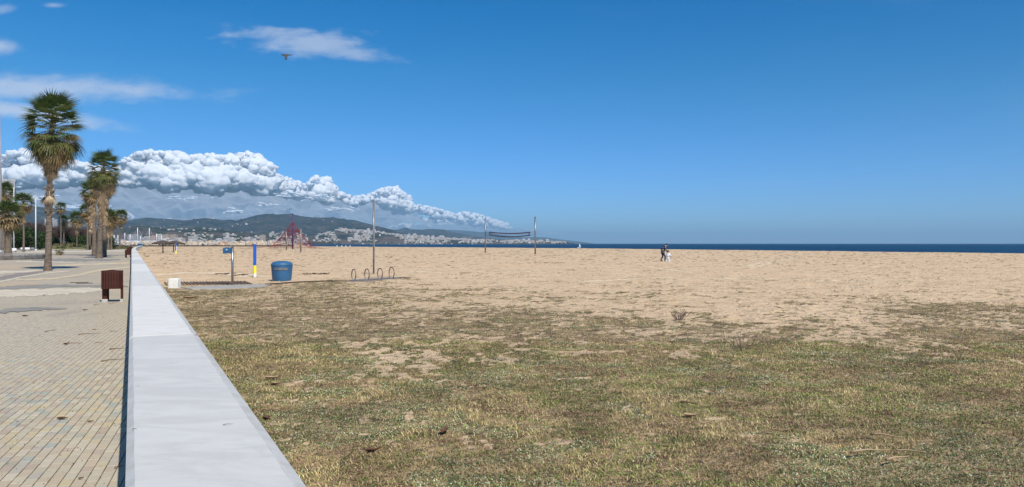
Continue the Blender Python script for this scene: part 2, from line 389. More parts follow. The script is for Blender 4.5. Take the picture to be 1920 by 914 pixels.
def plaza_material():
    m = bpy.data.materials.new('plaza_paving'); m.use_nodes = True; t = NT(m.node_tree); t.n.clear()
    P = t.pos(); r = t.vmap(P, (1, 1, 1), (0, 0, -R(110.3)))
    br = t.add('ShaderNodeTexBrick'); t.put(br.inputs['Vector'], r); br.inputs['Scale'].default_value = 1.0
    br.inputs['Brick Width'].default_value = .164; br.inputs['Row Height'].default_value = .082; br.inputs['Mortar Size'].default_value = .004
    br.inputs['Color1'].default_value = (.40, .34, .25, 1); br.inputs['Color2'].default_value = (.50, .435, .325, 1); br.inputs['Mortar'].default_value = (.30, .255, .19, 1)
    n1 = t.noise(P, .25, 5, .6); n2 = t.noise(t.vmap(P, (1, .35, 1), (0, 0, R(12))), .9, 6, .65); n3 = t.noise(P, 7, 6, .7)
    dust = t.mix(t.ss(n1, .35, .65), (.47, .385, .275), (.39, .335, .255))
    c = t.mix(t.m('ADD', .35, t.m('MULTIPLY', t.ss(n1, .4, .6), .4)), br.outputs[0], dust)
    c = t.mix(t.m('MULTIPLY', t.ss(n2, .56, .68), .55), c, (.30, .275, .23))
    c = t.mix(t.m('MULTIPLY', t.ss(n2, .42, .32), .5), c, (.56, .475, .345))
    c = t.mix(t.m('MULTIPLY', t.ss(n3, .38, .25), .5), c, (.22, .19, .15))
    b = t.add('ShaderNodeBsdfPrincipled'); t.put(b.inputs['Base Color'], c); b.inputs['Roughness'].default_value = .85
    b.inputs['Specular IOR Level'].default_value = .25; t.put(b.inputs['Normal'], t.bump(n3, .35, .008))
    o = t.add('ShaderNodeOutputMaterial'); t.l.new(b.outputs[0], o.inputs[0]); return m
M_plaza = plaza_material()
GROUT_END = 17.0
M_grout = material('joint_grit', (.09, .072, .055), (.27, .22, .165), 3.0, .95, bump=.6, bdist=.004, bscale=60)
def plaza_z(X, Y, PX): return np.where(Y < GROUT_END-.1, -.012, 0)+(fbm(X*.3, Y*.3, 2)-.5)*.01
plaza = grid_ground('plaza', np.concatenate([np.arange(-900, 300, 22)]), np.concatenate([np.array([2.2, 4, 8, 12, GROUT_END-.2, GROUT_END]), np.geomspace(18, 232, 90)]),
                    plaza_z, lambda X, Y, PX: s_of(X, Y) < .5, [M_plaza, M_grout])
for p in plaza.data.polygons:
    if max(plaza.data.vertices[i].co.y for i in p.vertices) < GROUT_END-.1: p.material_index = 1

# ------------------------------------------------------------------ paving tiles (near, pickable ones are parts)
def tile_material():
    m = bpy.data.materials.new('paving_tile'); m.use_nodes = True; t = NT(m.node_tree); t.n.clear()
    P = t.pos(); a = t.attr('col').outputs[0]
    n1 = t.noise(P, .55, 5, .6); n2 = t.noise(P, 22, 5, .7); n3 = t.noise(t.vmap(P, (.3, 1, 1)), 30, 3)
    sp = t.add('ShaderNodeSeparateXYZ'); t.put(sp.inputs[0], P)
    far = t.ss(sp.outputs[1], 8.0, 13.0, 0.0, .55)
    du = t.m('ADD', t.m('MULTIPLY', t.ss(n1, .45, .65), .38), t.m('ADD', far, .10), clamp=True)
    c = t.mix(du, a, (.455, .39, .295))
    c = t.mix(t.m('MULTIPLY', t.ss(n2, .40, .28), .4), c, (.20, .17, .13))
    c = t.mix(t.m('MULTIPLY', t.ss(n3, .55, .7), .25), c, (.52, .46, .36))
    b = t.add('ShaderNodeBsdfPrincipled'); t.put(b.inputs['Base Color'], c); b.inputs['Roughness'].default_value = .8
    b.inputs['Specular IOR Level'].default_value = .25
    t.put(b.inputs['Normal'], t.bump(n2, .4, .003))
    o = t.add('ShaderNodeOutputMaterial'); t.l.new(b.outputs[0], o.inputs[0]); return m
M_tile = tile_material()
TA = R(20.3); TD = np.array([-math.sin(TA), math.cos(TA)]); TN = np.array([math.cos(TA), math.sin(TA)])
PAL = [(.49, .40, .28), (.48, .42, .30), (.51, .42, .255), (.42, .36, .27), (.40, .39, .31), (.36, .38, .325), (.46, .36, .27), (.54, .47, .35), (.40, .36, .295), (.50, .44, .325)]
PAL = [(a*.96, b*.965, c*.96) for a, b, c in PAL]
PW = np.array([20, 20, 10, 10, 7, 6, 9, 8, 6, 14.]); PW /= PW.sum()
TL, TWd, TT = .164, .082, .018
def tile_geo(L, Wd, T):
    e = .0025; l, q = L/2-.0012, Wd/2-.0032
    v = [(-l, -q, -T), (l, -q, -T), (l, q, -T), (-l, q, -T), (-l, -q, -e), (l, -q, -e), (l, q, -e), (-l, q, -e),
         (-l+e, -q+e, 0), (l-e, -q+e, 0), (l-e, q-e, 0), (-l+e, q-e, 0)]
    f = [(0, 1, 5, 4), (1, 2, 6, 5), (2, 3, 7, 6), (3, 0, 4, 7), (4, 5, 9, 8), (5, 6, 10, 9), (6, 7, 11, 10), (7, 4, 8, 11), (8, 9, 10, 11)]
    return np.array(v), f
tv, tf = tile_geo(TL, TWd, TT)
tiles = []
for r in range(-60, 160):
    off = ((r*.37) % 1)*TL if r % 3 else (r % 2)*TL/2
    for c in range(0, 140):
        a = c*TL+off; b = -9.0+r*TWd
        p = TD*a+TN*b
        if not (3.6 < p[1] < GROUT_END): continue
        s = p[0]*WN.x+p[1]*WN.y
        if s > .02: continue
        ppx = 960+F*p[0]/p[1]
        if ppx < -420: continue
        tiles.append((p[0], p[1], ppx))
rot_t = math.atan2(TD[1], TD[0])
vis = sorted([t for t in tiles if -8 < t[2] < 240 and HY+F*H/t[1] < 918 and t[1] > 5.1], key=lambda t: t[1])[:300]
visset = set((t[0], t[1]) for t in vis)
var = []
for k in range(30):
    me = bpy.data.meshes.new('tile'); me.from_pydata([tuple(q) for q in tv], [], tf); me.materials.append(M_tile)
    ca = me.color_attributes.new('col', 'FLOAT_COLOR', 'POINT'); base = np.array(PAL[rng.choice(len(PAL), p=PW)])*rng.uniform(.90, 1.08)
    for d in ca.data: d.color = (*base, 1)
    var.append(me)
for (x, y, _) in vis:
    link('tile', random.choice(var), plaza, (x, y, .006+random.uniform(-.0015, .0015)), (random.uniform(-.012, .012), random.uniform(-.008, .008), rot_t+random.uniform(-.012, .012)))
rest = [t for t in tiles if (t[0], t[1]) not in visset]
n = len(rest); cr, sr = math.cos(rot_t), math.sin(rot_t)
loc = tv.copy(); lx = loc[:, 0]*cr-loc[:, 1]*sr; ly = loc[:, 0]*sr+loc[:, 1]*cr
co = np.zeros((n, 12, 3)); ra = np.array([[t[0], t[1]] for t in rest])
co[:, :, 0] = ra[:, 0:1]+lx; co[:, :, 1] = ra[:, 1:2]+ly; co[:, :, 2] = loc[:, 2]+.006+rng.uniform(-.0015, .0015, (n, 1))
cols = np.array(PAL)[rng.choice(len(PAL), n, p=PW)]*rng.uniform(.9, 1.08, (n, 1))
fa = np.array(tf)[None]+np.arange(n)[:, None, None]*12
me = npmesh('tile_field', co.reshape(-1, 3), fa.reshape(-1, 4), M_tile, np.repeat(cols, 12, 0), quads=True)
tag(link('tile_field', me, plaza), kind='stuff')

# coloured wave bands laid into the plaza further off (real paving colours)
def bandmat(name, c, c2): return material(name, c, c2, 1.2, .85, bump=.3, bdist=.006, bscale=9, detail=7)
BM = {'cream': bandmat('cream_paving', (.64, .55, .41), (.53, .455, .34)), 'ochre': bandmat('ochre_paving', (.63, .50, .31), (.54, .44, .30)),
      'grey': bandmat('grey_paving', (.235, .22, .19), (.31, .28, .23)), 'mauve': bandmat('mauve_paving', (.23, .195, .175), (.30, .25, .215)),
      'beige': bandmat('beige_paving', (.51, .385, .25), (.44, .36, .25))}
BANDS = [('cream', [(-260, 548), (-60, 546), (0, 544.5), (60, 543), (120, 540.5), (192, 539.5)], [(-260, 560), (-60, 560), (0, 559), (60, 556), (120, 552), (192, 545)]),
         ('grey', [(-200, 539), (0, 538), (50, 534.5), (110, 534), (200, 535), (240, 536)], [(-200, 544.5), (0, 543.5), (50, 541), (110, 539), (200, 538.5), (240, 538.5)]),
         ('beige', [(-200, 530), (0, 531), (20, 529), (60, 530), (80, 532)], [(-200, 540), (0, 537.5), (20, 536), (60, 534), (80, 534)]),
         ('ochre', [(30, 524.2), (60, 522.6), (108, 520.2), (150, 513), (182, 506.3), (242, 500.0)], [(30, 526.4), (60, 525.6), (108, 523.4), (150, 517), (182, 508.8), (242, 502.4)]),
         ('cream', [(-100, 539), (0, 527), (39, 518.6), (91, 510.6), (130, 508)], [(-100, 542), (0, 529.6), (39, 521), (91, 513), (130, 509)]),
         ('mauve', [(-160, 528), (0, 518.5), (40, 511.8), (84, 508)], [(-160, 536), (0, 526), (40, 517), (84, 510.4)]),
         ('cream', [(-160, 515), (0, 508.5), (50, 507.5), (84, 506)], [(-160, 524), (0, 515.5), (50, 510.5), (84, 508)]),
         ('beige', [(-160, 497), (0, 496), (50, 497.5), (80, 499)], [(-160, 506), (0, 507), (50, 504), (80, 501)]),
         ('ochre', [(96, 498), (140, 495.4), (190, 494.2), (243, 491.8)], [(96, 501.2), (140, 498.4), (190, 496.4), (243, 494.4)]),
         ('grey', [(60, 487.5), (100, 485.0), (150, 485.5), (225, 486)], [(60, 491), (100, 489.6), (150, 490), (225, 488.8)]),
         ('cream', [(30, 489.5), (80, 490.5), (140, 491.5)], [(30, 491.4), (80, 492.4), (140, 493)]),
         ('cream', [(-100, 471.5), (60, 471), (150, 470.3), (240, 470)], [(-100, 474.5), (60, 474.2), (150, 472.6), (240, 472)]),
         ('mauve', [(60, 476.5), (120, 477), (236, 478)], [(60, 478.6), (120, 479), (236, 480)]),
         ('grey', [(-20, 581), (10, 579.5), (60, 577), (125, 577.5)], [(-20, 588), (10, 587), (60, 583), (125, 579)])]
for kx, (mn, up, lo_) in enumerate(BANDS):
    xs = np.linspace(up[0][0], up[-1][0], 90); yu = interp(up, xs); yl = interp(lo_, xs)
    jit = (fbm(xs*.09+kx*7, xs*0+3.1, 4)-.5)
    th = yl-yu; yu = yu+jit*th*.7; yl = yl+(fbm(xs*.12+kx*9, xs*0+9.1, 4)-.5)*th*.8
    zz = .004+.0006*kx; b = MB(); vs = []
    for x, a, q in zip(xs, yu, yl):
        vs += [at(x, a, zz), at(x, max(q, a+.05), zz)]
    b.add(vs, [(2*i+1, 2*i+3, 2*i+2, 2*i) for i in range(len(xs)-1)])
    tag(b.build('paving_band', BM[mn], plaza), kind='structure')

# ------------------------------------------------------------------ promenade wall
M_wall = []
for k, c in enumerate([((.55, .53, .49), (.63, .61, .565)), ((.68, .65, .585), (.75, .72, .65)), ((.61, .585, .53), (.69, .665, .605))]):
    m = bpy.data.materials.new('painted_concrete'); m.use_nodes = True; t = NT(m.node_tree); t.n.clear()
    P = t.pos(); st = t.vmap(P, (1.3, 3.0, 3), (0, 0, -WALL_A+.25))
    n1 = t.noise(st, 1.3, 8, .66, 1.2); n2 = t.noise(P, 30, 5, .7); n3 = t.noise(t.vmap(P, (3, 9, 3), (0, 0, -WALL_A+.2)), 1.6, 8, .74, .8)
    c_ = t.mix(t.ss(n1, .35, .65), c[0], c[1])
    c_ = t.mix(t.m('MULTIPLY', t.ss(n3, .60, .74), .5), c_, (.43, .435, .44))
    c_ = t.mix(t.m('MULTIPLY', t.ss(n2, .32, .22), .5), c_, (.40, .39, .37))
    c_ = t.mix(t.m('MULTIPLY', t.ss(t.noise(P, 4.5, 3, .5), .63, .72), .16), c_, (.62, .60, .50))
    vo = t.add('ShaderNodeTexVoronoi'); t.put(vo.inputs['Vector'], t.vmap(P, (1, 1, .01))); vo.inputs['Scale'].default_value = 3.2
    c_ = t.mix(t.m('MULTIPLY', t.ss(vo.outputs['Distance'], .045, .02), .7), c_, (.22, .20, .18))
    sm = t.noise(t.vmap(P, (1.2, 1.2, .1), (0, 0, 0), (3, 1, 0)), 1.7, 7, .7, .5)
    c_ = t.mix(t.m('MULTIPLY', t.ss(sm, .60, .70), .38), c_, (.42, .405, .375))
    c_ = t.mix(t.m('MULTIPLY', t.ss(t.noise(P, 14, 6, .75), .62, .70), .45), c_, (.40, .385, .36))
    b = t.add('ShaderNodeBsdfPrincipled'); t.put(b.inputs['Base Color'], c_); b.inputs['Roughness'].default_value = .62
    b.inputs['Specular IOR Level'].default_value = .3
    t.put(b.inputs['Normal'], t.bump(n3, .25, .01, t.bump(n2, .25, .003)))
    o = t.add('ShaderNodeOutputMaterial'); t.l.new(b.outputs[0], o.inputs[0]); M_wall.append(m)
M_lip = material('wall_lip', (.47, .455, .42), (.54, .525, .49), 9, .7, bump=.4, bdist=.006, bscale=30)
M_dark = material('joint_dark', (.12, .12, .12), (.2, .2, .19), 30, .9)
WH = .85; SL, SR = -.0207, .5615
wall = thing('promenade_wall', 'long low pale grey painted wall running away between the paved plaza and the beach', 'wall', wpt(1.5, 0))
wall.location = (0, 0, 0)
def wall_bend(t):            # far end swings a little to the right
    return 0.0 if t < 120 else ((t-120)/400)**1.6*9.0
secs = [(.6, 7.615)]; t0 = 7.640
while t0 < 330: secs.append((t0, t0+9.05)); t0 += 9.074
for k, (a, b_) in enumerate(secs):
    mb = MB(); z = WH+[0, .004, -.003, .002][k % 4]
    prof = [(SL+.012, -.15), (SL+.012, z-.06), (SL, z-.045), (SL, z-.016), (SL+.030, z), (SR-.056, z), (SR-.050, z-.006), (SR-.043, z-.005), (SR-.004, z-.022), (SR, z-.028), (SR, z-.06), (SR-.03, z-.075), (SR-.03, -.15)]
    nn = 40 if a < 30 else 6; vs = []
    for i in range(nn+1):
        t = lerp(a, b_, i/nn); bd = wall_bend(t)
        for j, (s, zz) in enumerate(prof):
            wob = 0
            if a < 30 and j in (4, 5, 6, 7): wob = (random.random()-.5)*.007
            vs.append(wpt(t, s+bd+wob, zz+(random.random()-.5)*(.0012 if 3 < j < 8 else 0)))
    npf = len(prof); fs = []
    for i in range(nn):
        for j in range(npf-1): fs.append((i*npf+j, i*npf+j+1, (i+1)*npf+j+1, (i+1)*npf+j))
    fs += [tuple(range(npf)), tuple(reversed(range(nn*npf, (nn+1)*npf)))]
    mb.add(vs, fs, 0)
    for q_ in range(len(mb.f)-2):
        if q_ % (npf-1) in (3, 5, 6, 7, 8): mb.mi[q_] = 1
    mb.build('wall_section', [M_wall[[0, 1, 2, 1][k % 4]], M_lip], wall)
    if k < 10:
        j = MB(); tt = b_+.012
        vs = [wpt(tt-.009, s+wall_bend(tt), zz) for s, zz in ((SL+.02, WH-.1), (SL+.02, WH-.006), (SR-.01, WH-.008), (SR-.01, WH-.1))]
        vs += [wpt(tt+.009, s+wall_bend(tt), zz) for s, zz in ((SL+.02, WH-.1), (SL+.02, WH-.006), (SR-.01, WH-.008), (SR-.01, WH-.1))]
        j.add(vs, [(0, 1, 2, 3), (7, 6, 5, 4), (1, 5, 6, 2)]); j.build('joint', M_dark, wall)

# ------------------------------------------------------------------ sea
def sea_material():
    m = bpy.data.materials.new('sea_water'); m.use_nodes = True; t = NT(m.node_tree); t.n.clear()
    P = t.pos(); b = t.add('ShaderNodeBsdfPrincipled'); o = t.add('ShaderNodeOutputMaterial')
    n1 = t.noise(t.vmap(P, (.02, .004, 1)), 1.0, 6, .65); n2 = t.noise(t.vmap(P, (.18, .03, 1)), 1.0, 6, .7)
    c = t.mix(t.ss(n1, .35, .65), (.003, .030, .072), (.004, .042, .092))
    c = t.mix(t.m('MULTIPLY', t.ss(n2, .54, .64), .7), c, (.014, .095, .17))
    c = t.mix(t.m('MULTIPLY', t.ss(n2, .42, .32), .6), c, (.002, .018, .055))
    t.put(b.inputs['Base Color'], c); b.inputs['Roughness'].default_value = .55; b.inputs['Specular IOR Level'].default_value = .22
    t.put(b.inputs['Normal'], t.bump(t.noise(t.vmap(P, (.5, .2, 1)), 1.0, 6, .6), 1.0, .6))
    t.l.new(b.outputs[0], o.inputs[0]); return m
b = MB(); ys = [90, 200, 400, 800, 1600, 3200, 6400, 14000, 30000, 59000]
vs = []
for y in ys: vs += [(-1.0*y-300, y, -2.5), (1.4*y+300, y, -2.5)]
b.add(vs, [(2*i, 2*i+1, 2*i+3, 2*i+2) for i in range(len(ys)-1)])
tag(b.build('sea', sea_material()), kind='structure')

# ------------------------------------------------------------------ far land
R_LEFT = [(-700, 420), (-300, 400), (0, 391), (60, 387), (100, 390), (140, 397), (180, 404), (225, 413), (260, 420), (330, 440), (380, 452), (430, 475)]
R_MAIN = [(-700, 430), (150, 425), (200, 418), (230, 415), (250, 411.5), (275, 408), (300, 410), (320, 411), (345, 414), (360, 412), (385, 409), (400, 411), (420, 413), (430, 412),
          (445, 414), (460, 409.5), (480, 404), (500, 401.2), (520, 402.5), (545, 401), (560, 405), (580, 407.5), (600, 408.5), (625, 408), (650, 412), (665, 413), (680, 417.5), (695, 421), (715, 426), (735, 431), (760, 440), (800, 449), (850, 456), (900, 460)]
R_MID = [(560, 458), (640, 445), (690, 432), (706, 427), (730, 431), (745, 430.5), (755, 427.5), (762, 426.5), (772, 430), (790, 430.5), (810, 429.5), (832, 430), (845, 434), (870, 440), (900, 445), (950, 450), (1000, 454), (1040, 459)]
R_FAR = [(700, 440), (800, 436), (842, 431.5), (870, 432.5), (900, 435.5), (915, 435), (935, 440), (955, 442.5), (980, 445.2), (1000, 444.5), (1025, 445.5), (1040, 447.5), (1056, 450), (1075, 452), (1092, 454), (1110, 456.5), (1130, 458.5)]
R_NEAR = [(-700, 440), (200, 432), (235, 427), (262, 425.5), (290, 427), (310, 430.5), (330, 432), (350, 430), (375, 427.5), (395, 430), (420, 433), (450, 436), (480, 438), (520, 437), (560, 440), (590, 446), (620, 456), (650, 460)]
R_TOWN = [(500, 455), (560, 449), (590, 443), (612, 436.5), (628, 433), (640, 431.5), (660, 433.5), (700, 436), (740, 441), (790, 446), (840, 449.5), (900, 451), (960, 452.5), (1010, 453.5), (1050, 455.2), (1075, 456.6), (1100, 463)]
RIDGES = [(R_LEFT, 7600, 5200, 1.3), (R_MAIN, 9200, 6300, 1.15), (R_MID, 13500, 10500, 1.2), (R_FAR, 24000, 17000, 1.2), (R_NEAR, 5200, 3600, 1.2), (R_TOWN, 6900, 5300, 1.0)]
def land_z(PX, Y):
    PX = np.asarray(PX, float); Y = np.asarray(Y, float); X = (PX-960)*Y/F
    base = np.where(PX < 552, np.where(Y > 480, 1.0, -.4), -7.0)
    base = base+ (Y > 2600)*(PX < 640)*np.clip((Y-2600)/1000, 0, 1)*6*(PX < 560)
    z = base
    nz = fbm(X/600, Y/420, 5, .55)-.5; rg = np.abs(fbm(X/900+9, Y/1500+3, 4)-.5)*2
    for prof, yc, ys_, p in RIDGES:
        zc = (HY-interp(prof, PX))/F*yc+H
        t = np.clip((Y-ys_)/(yc-ys_), 0, 1)
        f = np.where(Y <= yc, t**p*(3-2*t)/1.0*np.where(t < 1, 1, 1), np.clip(1-(Y-yc)/(yc*.35), 0, 1)**1.3)
        f = np.minimum(f, 1)
        f = np.where(Y <= yc, f*Y/yc, f)
        ero = (1-t)*t*4
        zi = zc*f*(1-ero*(.55*rg+.0))+zc*nz*.55*ero
        zi = np.where(Y <= yc, np.minimum(zi, (zc-H)*Y/yc+H), zi)
        zi = np.where(zc > 0, zi, -7)
        z = np.where((Y > ys_) & (zi > z), zi, z)
    return z
lp = np.concatenate([np.arange(-1300, 180, 16), np.arange(180, 1160, 2.5)]); ly_ = np.concatenate([np.array([230, 300, 400, 481, 482, 560, 900, 1500, 2400, 3200]), np.geomspace(3500, 27000, 200)])
PXg, YYg = np.meshgrid(lp, ly_); Zg = land_z(PXg, YYg)
co = np.stack([(PXg-960)*YYg/F, YYg, Zg], -1).reshape(-1, 3); nx, ny = len(lp), len(ly_)
i = np.arange((ny-1)*(nx-1)); r_, c_ = i//(nx-1), i % (nx-1); a = r_*nx+c_; q = np.stack([a, a+1, a+nx+1, a+nx], -1)
q = q[(co[q][:, :, 2] > -6.9).any(1)]
q = q[~((co[q][:, :, 1].max(1) < 481) & (s_of(co[q][:, :, 0], co[q][:, :, 1]).max(1) > -1.5))]
m = bpy.data.materials.new('hillside'); m.use_nodes = True; t = NT(m.node_tree); t.n.clear()
P = t.pos(); n1 = t.noise(P, .0016, 6, .6); n2 = t.noise(P, .009, 6, .68); n3 = t.noise(t.vmap(P, (1, .35, 3)), .0035, 5, .6)
cc = t.mix(t.ss(n1, .38, .62), (.016, .024, .022), (.042, .048, .038))
cc = t.mix(t.m('MULTIPLY', t.ss(n2, .50, .60), .8), cc, (.105, .090, .065))
cc = t.mix(t.m('MULTIPLY', t.ss(n2, .44, .32), .8), cc, (.012, .022, .012))
spz = t.add('ShaderNodeSeparateXYZ'); t.put(spz.inputs[0], P)
low = t.m('MULTIPLY', t.ss(spz.outputs[2], 160, 40), t.ss(spz.outputs[1], 7000, 5600))
cc = t.mix(t.m('MULTIPLY', low, t.ss(n3, .40, .55)), cc, (.15, .115, .085))
cc = t.mix(t.m('MULTIPLY', t.ss(n3, .63, .70), .75), cc, (.20, .165, .12))
bb = t.add('ShaderNodeBsdfPrincipled'); t.put(bb.inputs['Base Color'], cc); bb.inputs['Roughness'].default_value = 1; bb.inputs['Specular IOR Level'].default_value = 0
t.put(bb.inputs['Normal'], t.bump(t.noise(P, .0028, 8, .68), 1.0, 150))
oo = t.add('ShaderNodeOutputMaterial'); t.l.new(bb.outputs[0], oo.inputs[0])
tag(link('hills', npmesh('hills', co, q, m, quads=True, smooth=True)), kind='structure')

# ------------------------------------------------------------------ far buildings
M_white = material('white_render', (.60, .55, .51), (.40, .365, .34), .08, .8, detail=2); M_cream = material('cream_render', (.46, .37, .29), (.38, .31, .25), .05, .8)
M_pink = material('pink_render', (.56, .37, .30), (.50, .34, .28), .05, .8); M_grey = material('grey_render', (.40, .40, .42), (.33, .33, .35), .05, .8)
M_glass = material('dark_glass', (.05, .07, .10), None, 1, .25, spec=.6); M_roof = material('tile_roof', (.30, .17, .12), (.36, .22, .16), .1, .85)
M_band = material('window_shade', (.16, .18, .21), (.22, .23, .25), .2, .5)
def far_building(name, label, cat, xa, xb, ytop, Y, mat, group=None, floors=5, rz=.0, ybase=None, cols=3, roof=None, depth=None):
    xc = (xa+xb)/2; zb = land_z(np.array([xc]), np.array([float(Y)]))[0]-1.0
    if Y < 3000: zb = .8
    zt = (HY-ytop)/F*Y+H; w_ = (xb-xa)/F*Y; d_ = depth or w_*.8; hgt = zt-zb
    e = thing(name, label, cat, px(xc, Y, zb), rz, group)
    b = MB(); b.box((0, 0, hgt/2), (w_, d_, hgt)); b.box((0, 0, hgt+.02*hgt+.05), (w_*1.02, d_*1.02, hgt*.04))
    b.box((w_*.18, 0, hgt*1.06), (w_*.22, d_*.3, hgt*.07)); b.build('wall', mat, e)
    for fl in range(floors):
        for c in range(cols):
            wb = MB(); z = hgt*(fl+.55)/floors; ww = w_/cols*.55
            wb.box((-w_/2+w_*(c+.5)/cols, -d_/2-.06, z), (ww, .3, hgt/floors*.5)); wb.build('window', M_band, e)
    if roof:
        rb = MB(); rb.add([(-w_*.54, -d_*.55, hgt*1.045), (w_*.54, -d_*.55, hgt*1.045), (w_*.54, d_*.55, hgt*1.045), (-w_*.54, d_*.55, hgt*1.045), (-w_*.3, 0, hgt*1.2), (w_*.3, 0, hgt*1.2)],
                       [(0, 1, 5, 4), (1, 2, 5), (2, 3, 4, 5), (3, 0, 4), (3, 2, 1, 0)]); rb.build('roof', roof, e)
    return e
for a in [('Tall cream tower block standing alone behind the rock breakwater', 488, 497.5, 441.5, 3300, M_cream, 9, 2),
          ('tall white tower block, front one of a close pair left of the climbing net', 505.5, 510.5, 437, 4200, M_white, 10, 2),
          ('taller white tower block, back one of a close pair left of the climbing net', 509.5, 513.8, 434.5, 4500, M_white, 11, 2),
          ('pale grey wide tower block just left of the climbing net mast', 529, 537, 434.5, 4600, M_grey, 8, 3),
          ('small white block between the tower pair and the grey tower', 513.5, 517.5, 440.5, 4300, M_white, 4, 2),
          ('low white block left of the grey tower near the climbing net', 519.5, 528.5, 441.5, 4400, M_white, 3, 3),
          ('left one of two cream twin blocks above the harbour', 309, 318, 441, 1500, M_cream, 6, 3),
          ('right one of two cream twin blocks above the harbour', 322, 331.5, 441, 1500, M_cream, 6, 3),
          ('pink apartment block behind the second tall boat mast', 283, 292.5, 443.5, 1250, M_pink, 4, 4),
          ('white apartment block with a stepped top right of the pink block', 295.5, 304, 440.5, 1350, M_white, 5, 3),
          ('white harbour block left of the pink apartment block', 273.5, 281, 444.5, 1200, M_white, 4, 3),
          ('blue grey glazed harbour building with white floor bands', 244, 262, 441, 950, M_grey, 5, 6),
          ('low white harbour building beyond the end of the wall', 262.5, 272.5, 447, 1100, M_white, 2, 4),
          ('low white harbour shed behind the thatched parasols', 331, 345, 446.5, 1300, M_white, 2, 5),
          ('low pale building between the twin blocks', 303, 322, 448, 1150, M_white, 2, 7),
          ('white hospital-like slab on the slope right of the harbour', 355.5, 369.5, 444, 3000, M_white, 2, 6),
          ('pale building low behind the leafless trees on the left', 88, 104, 413, 3000, M_white, 2, 5),
          ('small white building right of the twin palms above the trees', 128, 134, 414, 3000, M_white, 2, 2),
          ('low white waterfront hall near the left palms', 207, 228, 449, 900, M_white, 2, 8)]:
    lab, xa, xb, yt, Y, mt, fl, cl = a
    far_building('apartment_building' if fl > 3 else 'building', lab[0].lower()+lab[1:], 'building', xa, xb, yt, Y, mt, floors=fl, cols=cl, depth=(12 if Y < 2000 else None))
# big grey block behind the left palms
far_building('apartment_building', 'grey concrete building half hidden behind the leftmost palms', 'building', -70, 20, 341, 330, M_grey, floors=9, cols=8, depth=10, rz=.56)
# the white town: about 290 singly, rest as one
hb = []
for k in range(4):
    b = MB(); hgt = [.8, 1.0, .6, 1.5][k]
    b.box((0, 0, hgt/2), (1, .8, hgt)); b.box((.1, .1, hgt+.08), (.5, .4, .16))
    for r in range(2):
        for c in range(3): b.box((-.33+.33*c, -.405, hgt*(.3+.4*r)), (.16, .02, hgt*.2), mi=1)
    hb.append(b.mesh('house', [[M_white, M_cream, M_white, M_white][k], M_band]))
def town_pt():
    r = random.random()
    if r < .42:
        x = random.gauss(668, 38); Y = random.uniform(5400, 6900)
        if not 592 < x < 742: return town_pt()
    elif r < .80: x = random.uniform(735, 1000)**1.0; Y = random.uniform(5350, 6600)
    elif r < .88: x = random.uniform(980, 1062); Y = random.uniform(5400, 6800)
    elif r < .935: x = random.uniform(345, 600); Y = random.uniform(3650, 4150)
    else: x = random.uniform(240, 900); Y = random.uniform(4200, 9000)
    if fbm(np.array([x*.06]), np.array([Y*.004]), 3)[0] < .46: return town_pt()
    return x, Y
pts = []
while len(pts) < 4600:
    x, Y = town_pt(); pts.append((x, Y, random.uniform(6, 15)*(1.0+.9*(random.random() < .06))*(.75 if Y > 6600 else 1)))
pts += [(446, 8900, 18), (448, 9000, 16), (452, 8950, 22), (455, 8800, 15), (459, 8900, 18), (449, 8700, 15), (463, 8700, 13), (300, 5000, 13), (382, 4600, 15), (395, 4700, 18), (403, 4600, 13), (335, 4700, 14), (437, 4200, 12), (432, 4150, 14), (441, 4150, 12)]
for k in range(200): pts.append((random.uniform(338, 560), random.uniform(2600, 3550), random.uniform(5, 12)))
for k in range(60): pts.append((random.uniform(228, 345), random.uniform(950, 1700), random.uniform(4, 9)))
pts.sort(key=lambda p: -p[2]/p[1])
for k, (x, Y, sz) in enumerate(pts[:290]):
    z = land_z(np.array([x]), np.array([Y]))[0] if Y > 2500 else .9
    o = link('house', random.choice(hb), None, px(x, Y, z-.1*sz), (0, 0, random.uniform(-.5, .5)), (sz, sz, sz*random.uniform(.5, .9)))
    tag(o, 'tiny pale building in the distant coastal towns below the hills', 'building', 'distant town buildings below the hills')
b = MB(); far = pts[290:]; xs = np.array([p[0] for p in far]); Yv = np.array([p[1] for p in far]); zz = land_z(xs, Yv)
for (x, Y, sz), z in zip(far, zz):
    hh = sz*random.uniform(.4, 1.2); c = px(x, Y, z+hh/2-1.5); b.box(c, (sz, sz*.8, hh), random.uniform(-.5, .5), random.choice([0, 0, 0, 1, 0]))
tag(b.build('town', [M_white, M_cream]), 'white coastal town spread along the foot of the hills', 'town', kind='stuff')
# dark tree patches between the houses
M_fartree = material('far_tree_green', (.025, .04, .018), (.04, .055, .028), .02, 1, spec=0)
b = MB()
for k in range(2600):
    x, Y = town_pt() if random.random() < .85 else (random.uniform(235, 560), random.uniform(2700, 5200))
    z = land_z(np.array([x]), np.array([Y]))[0]; s = random.uniform(5, 15); b.blob(px(x, Y, z), (s*1.4, s, s*.6), 6, jit=.25)
tag(b.build('distant_woods', M_fartree), 'dark green tree clumps scattered between the distant town houses', 'trees', kind='stuff')

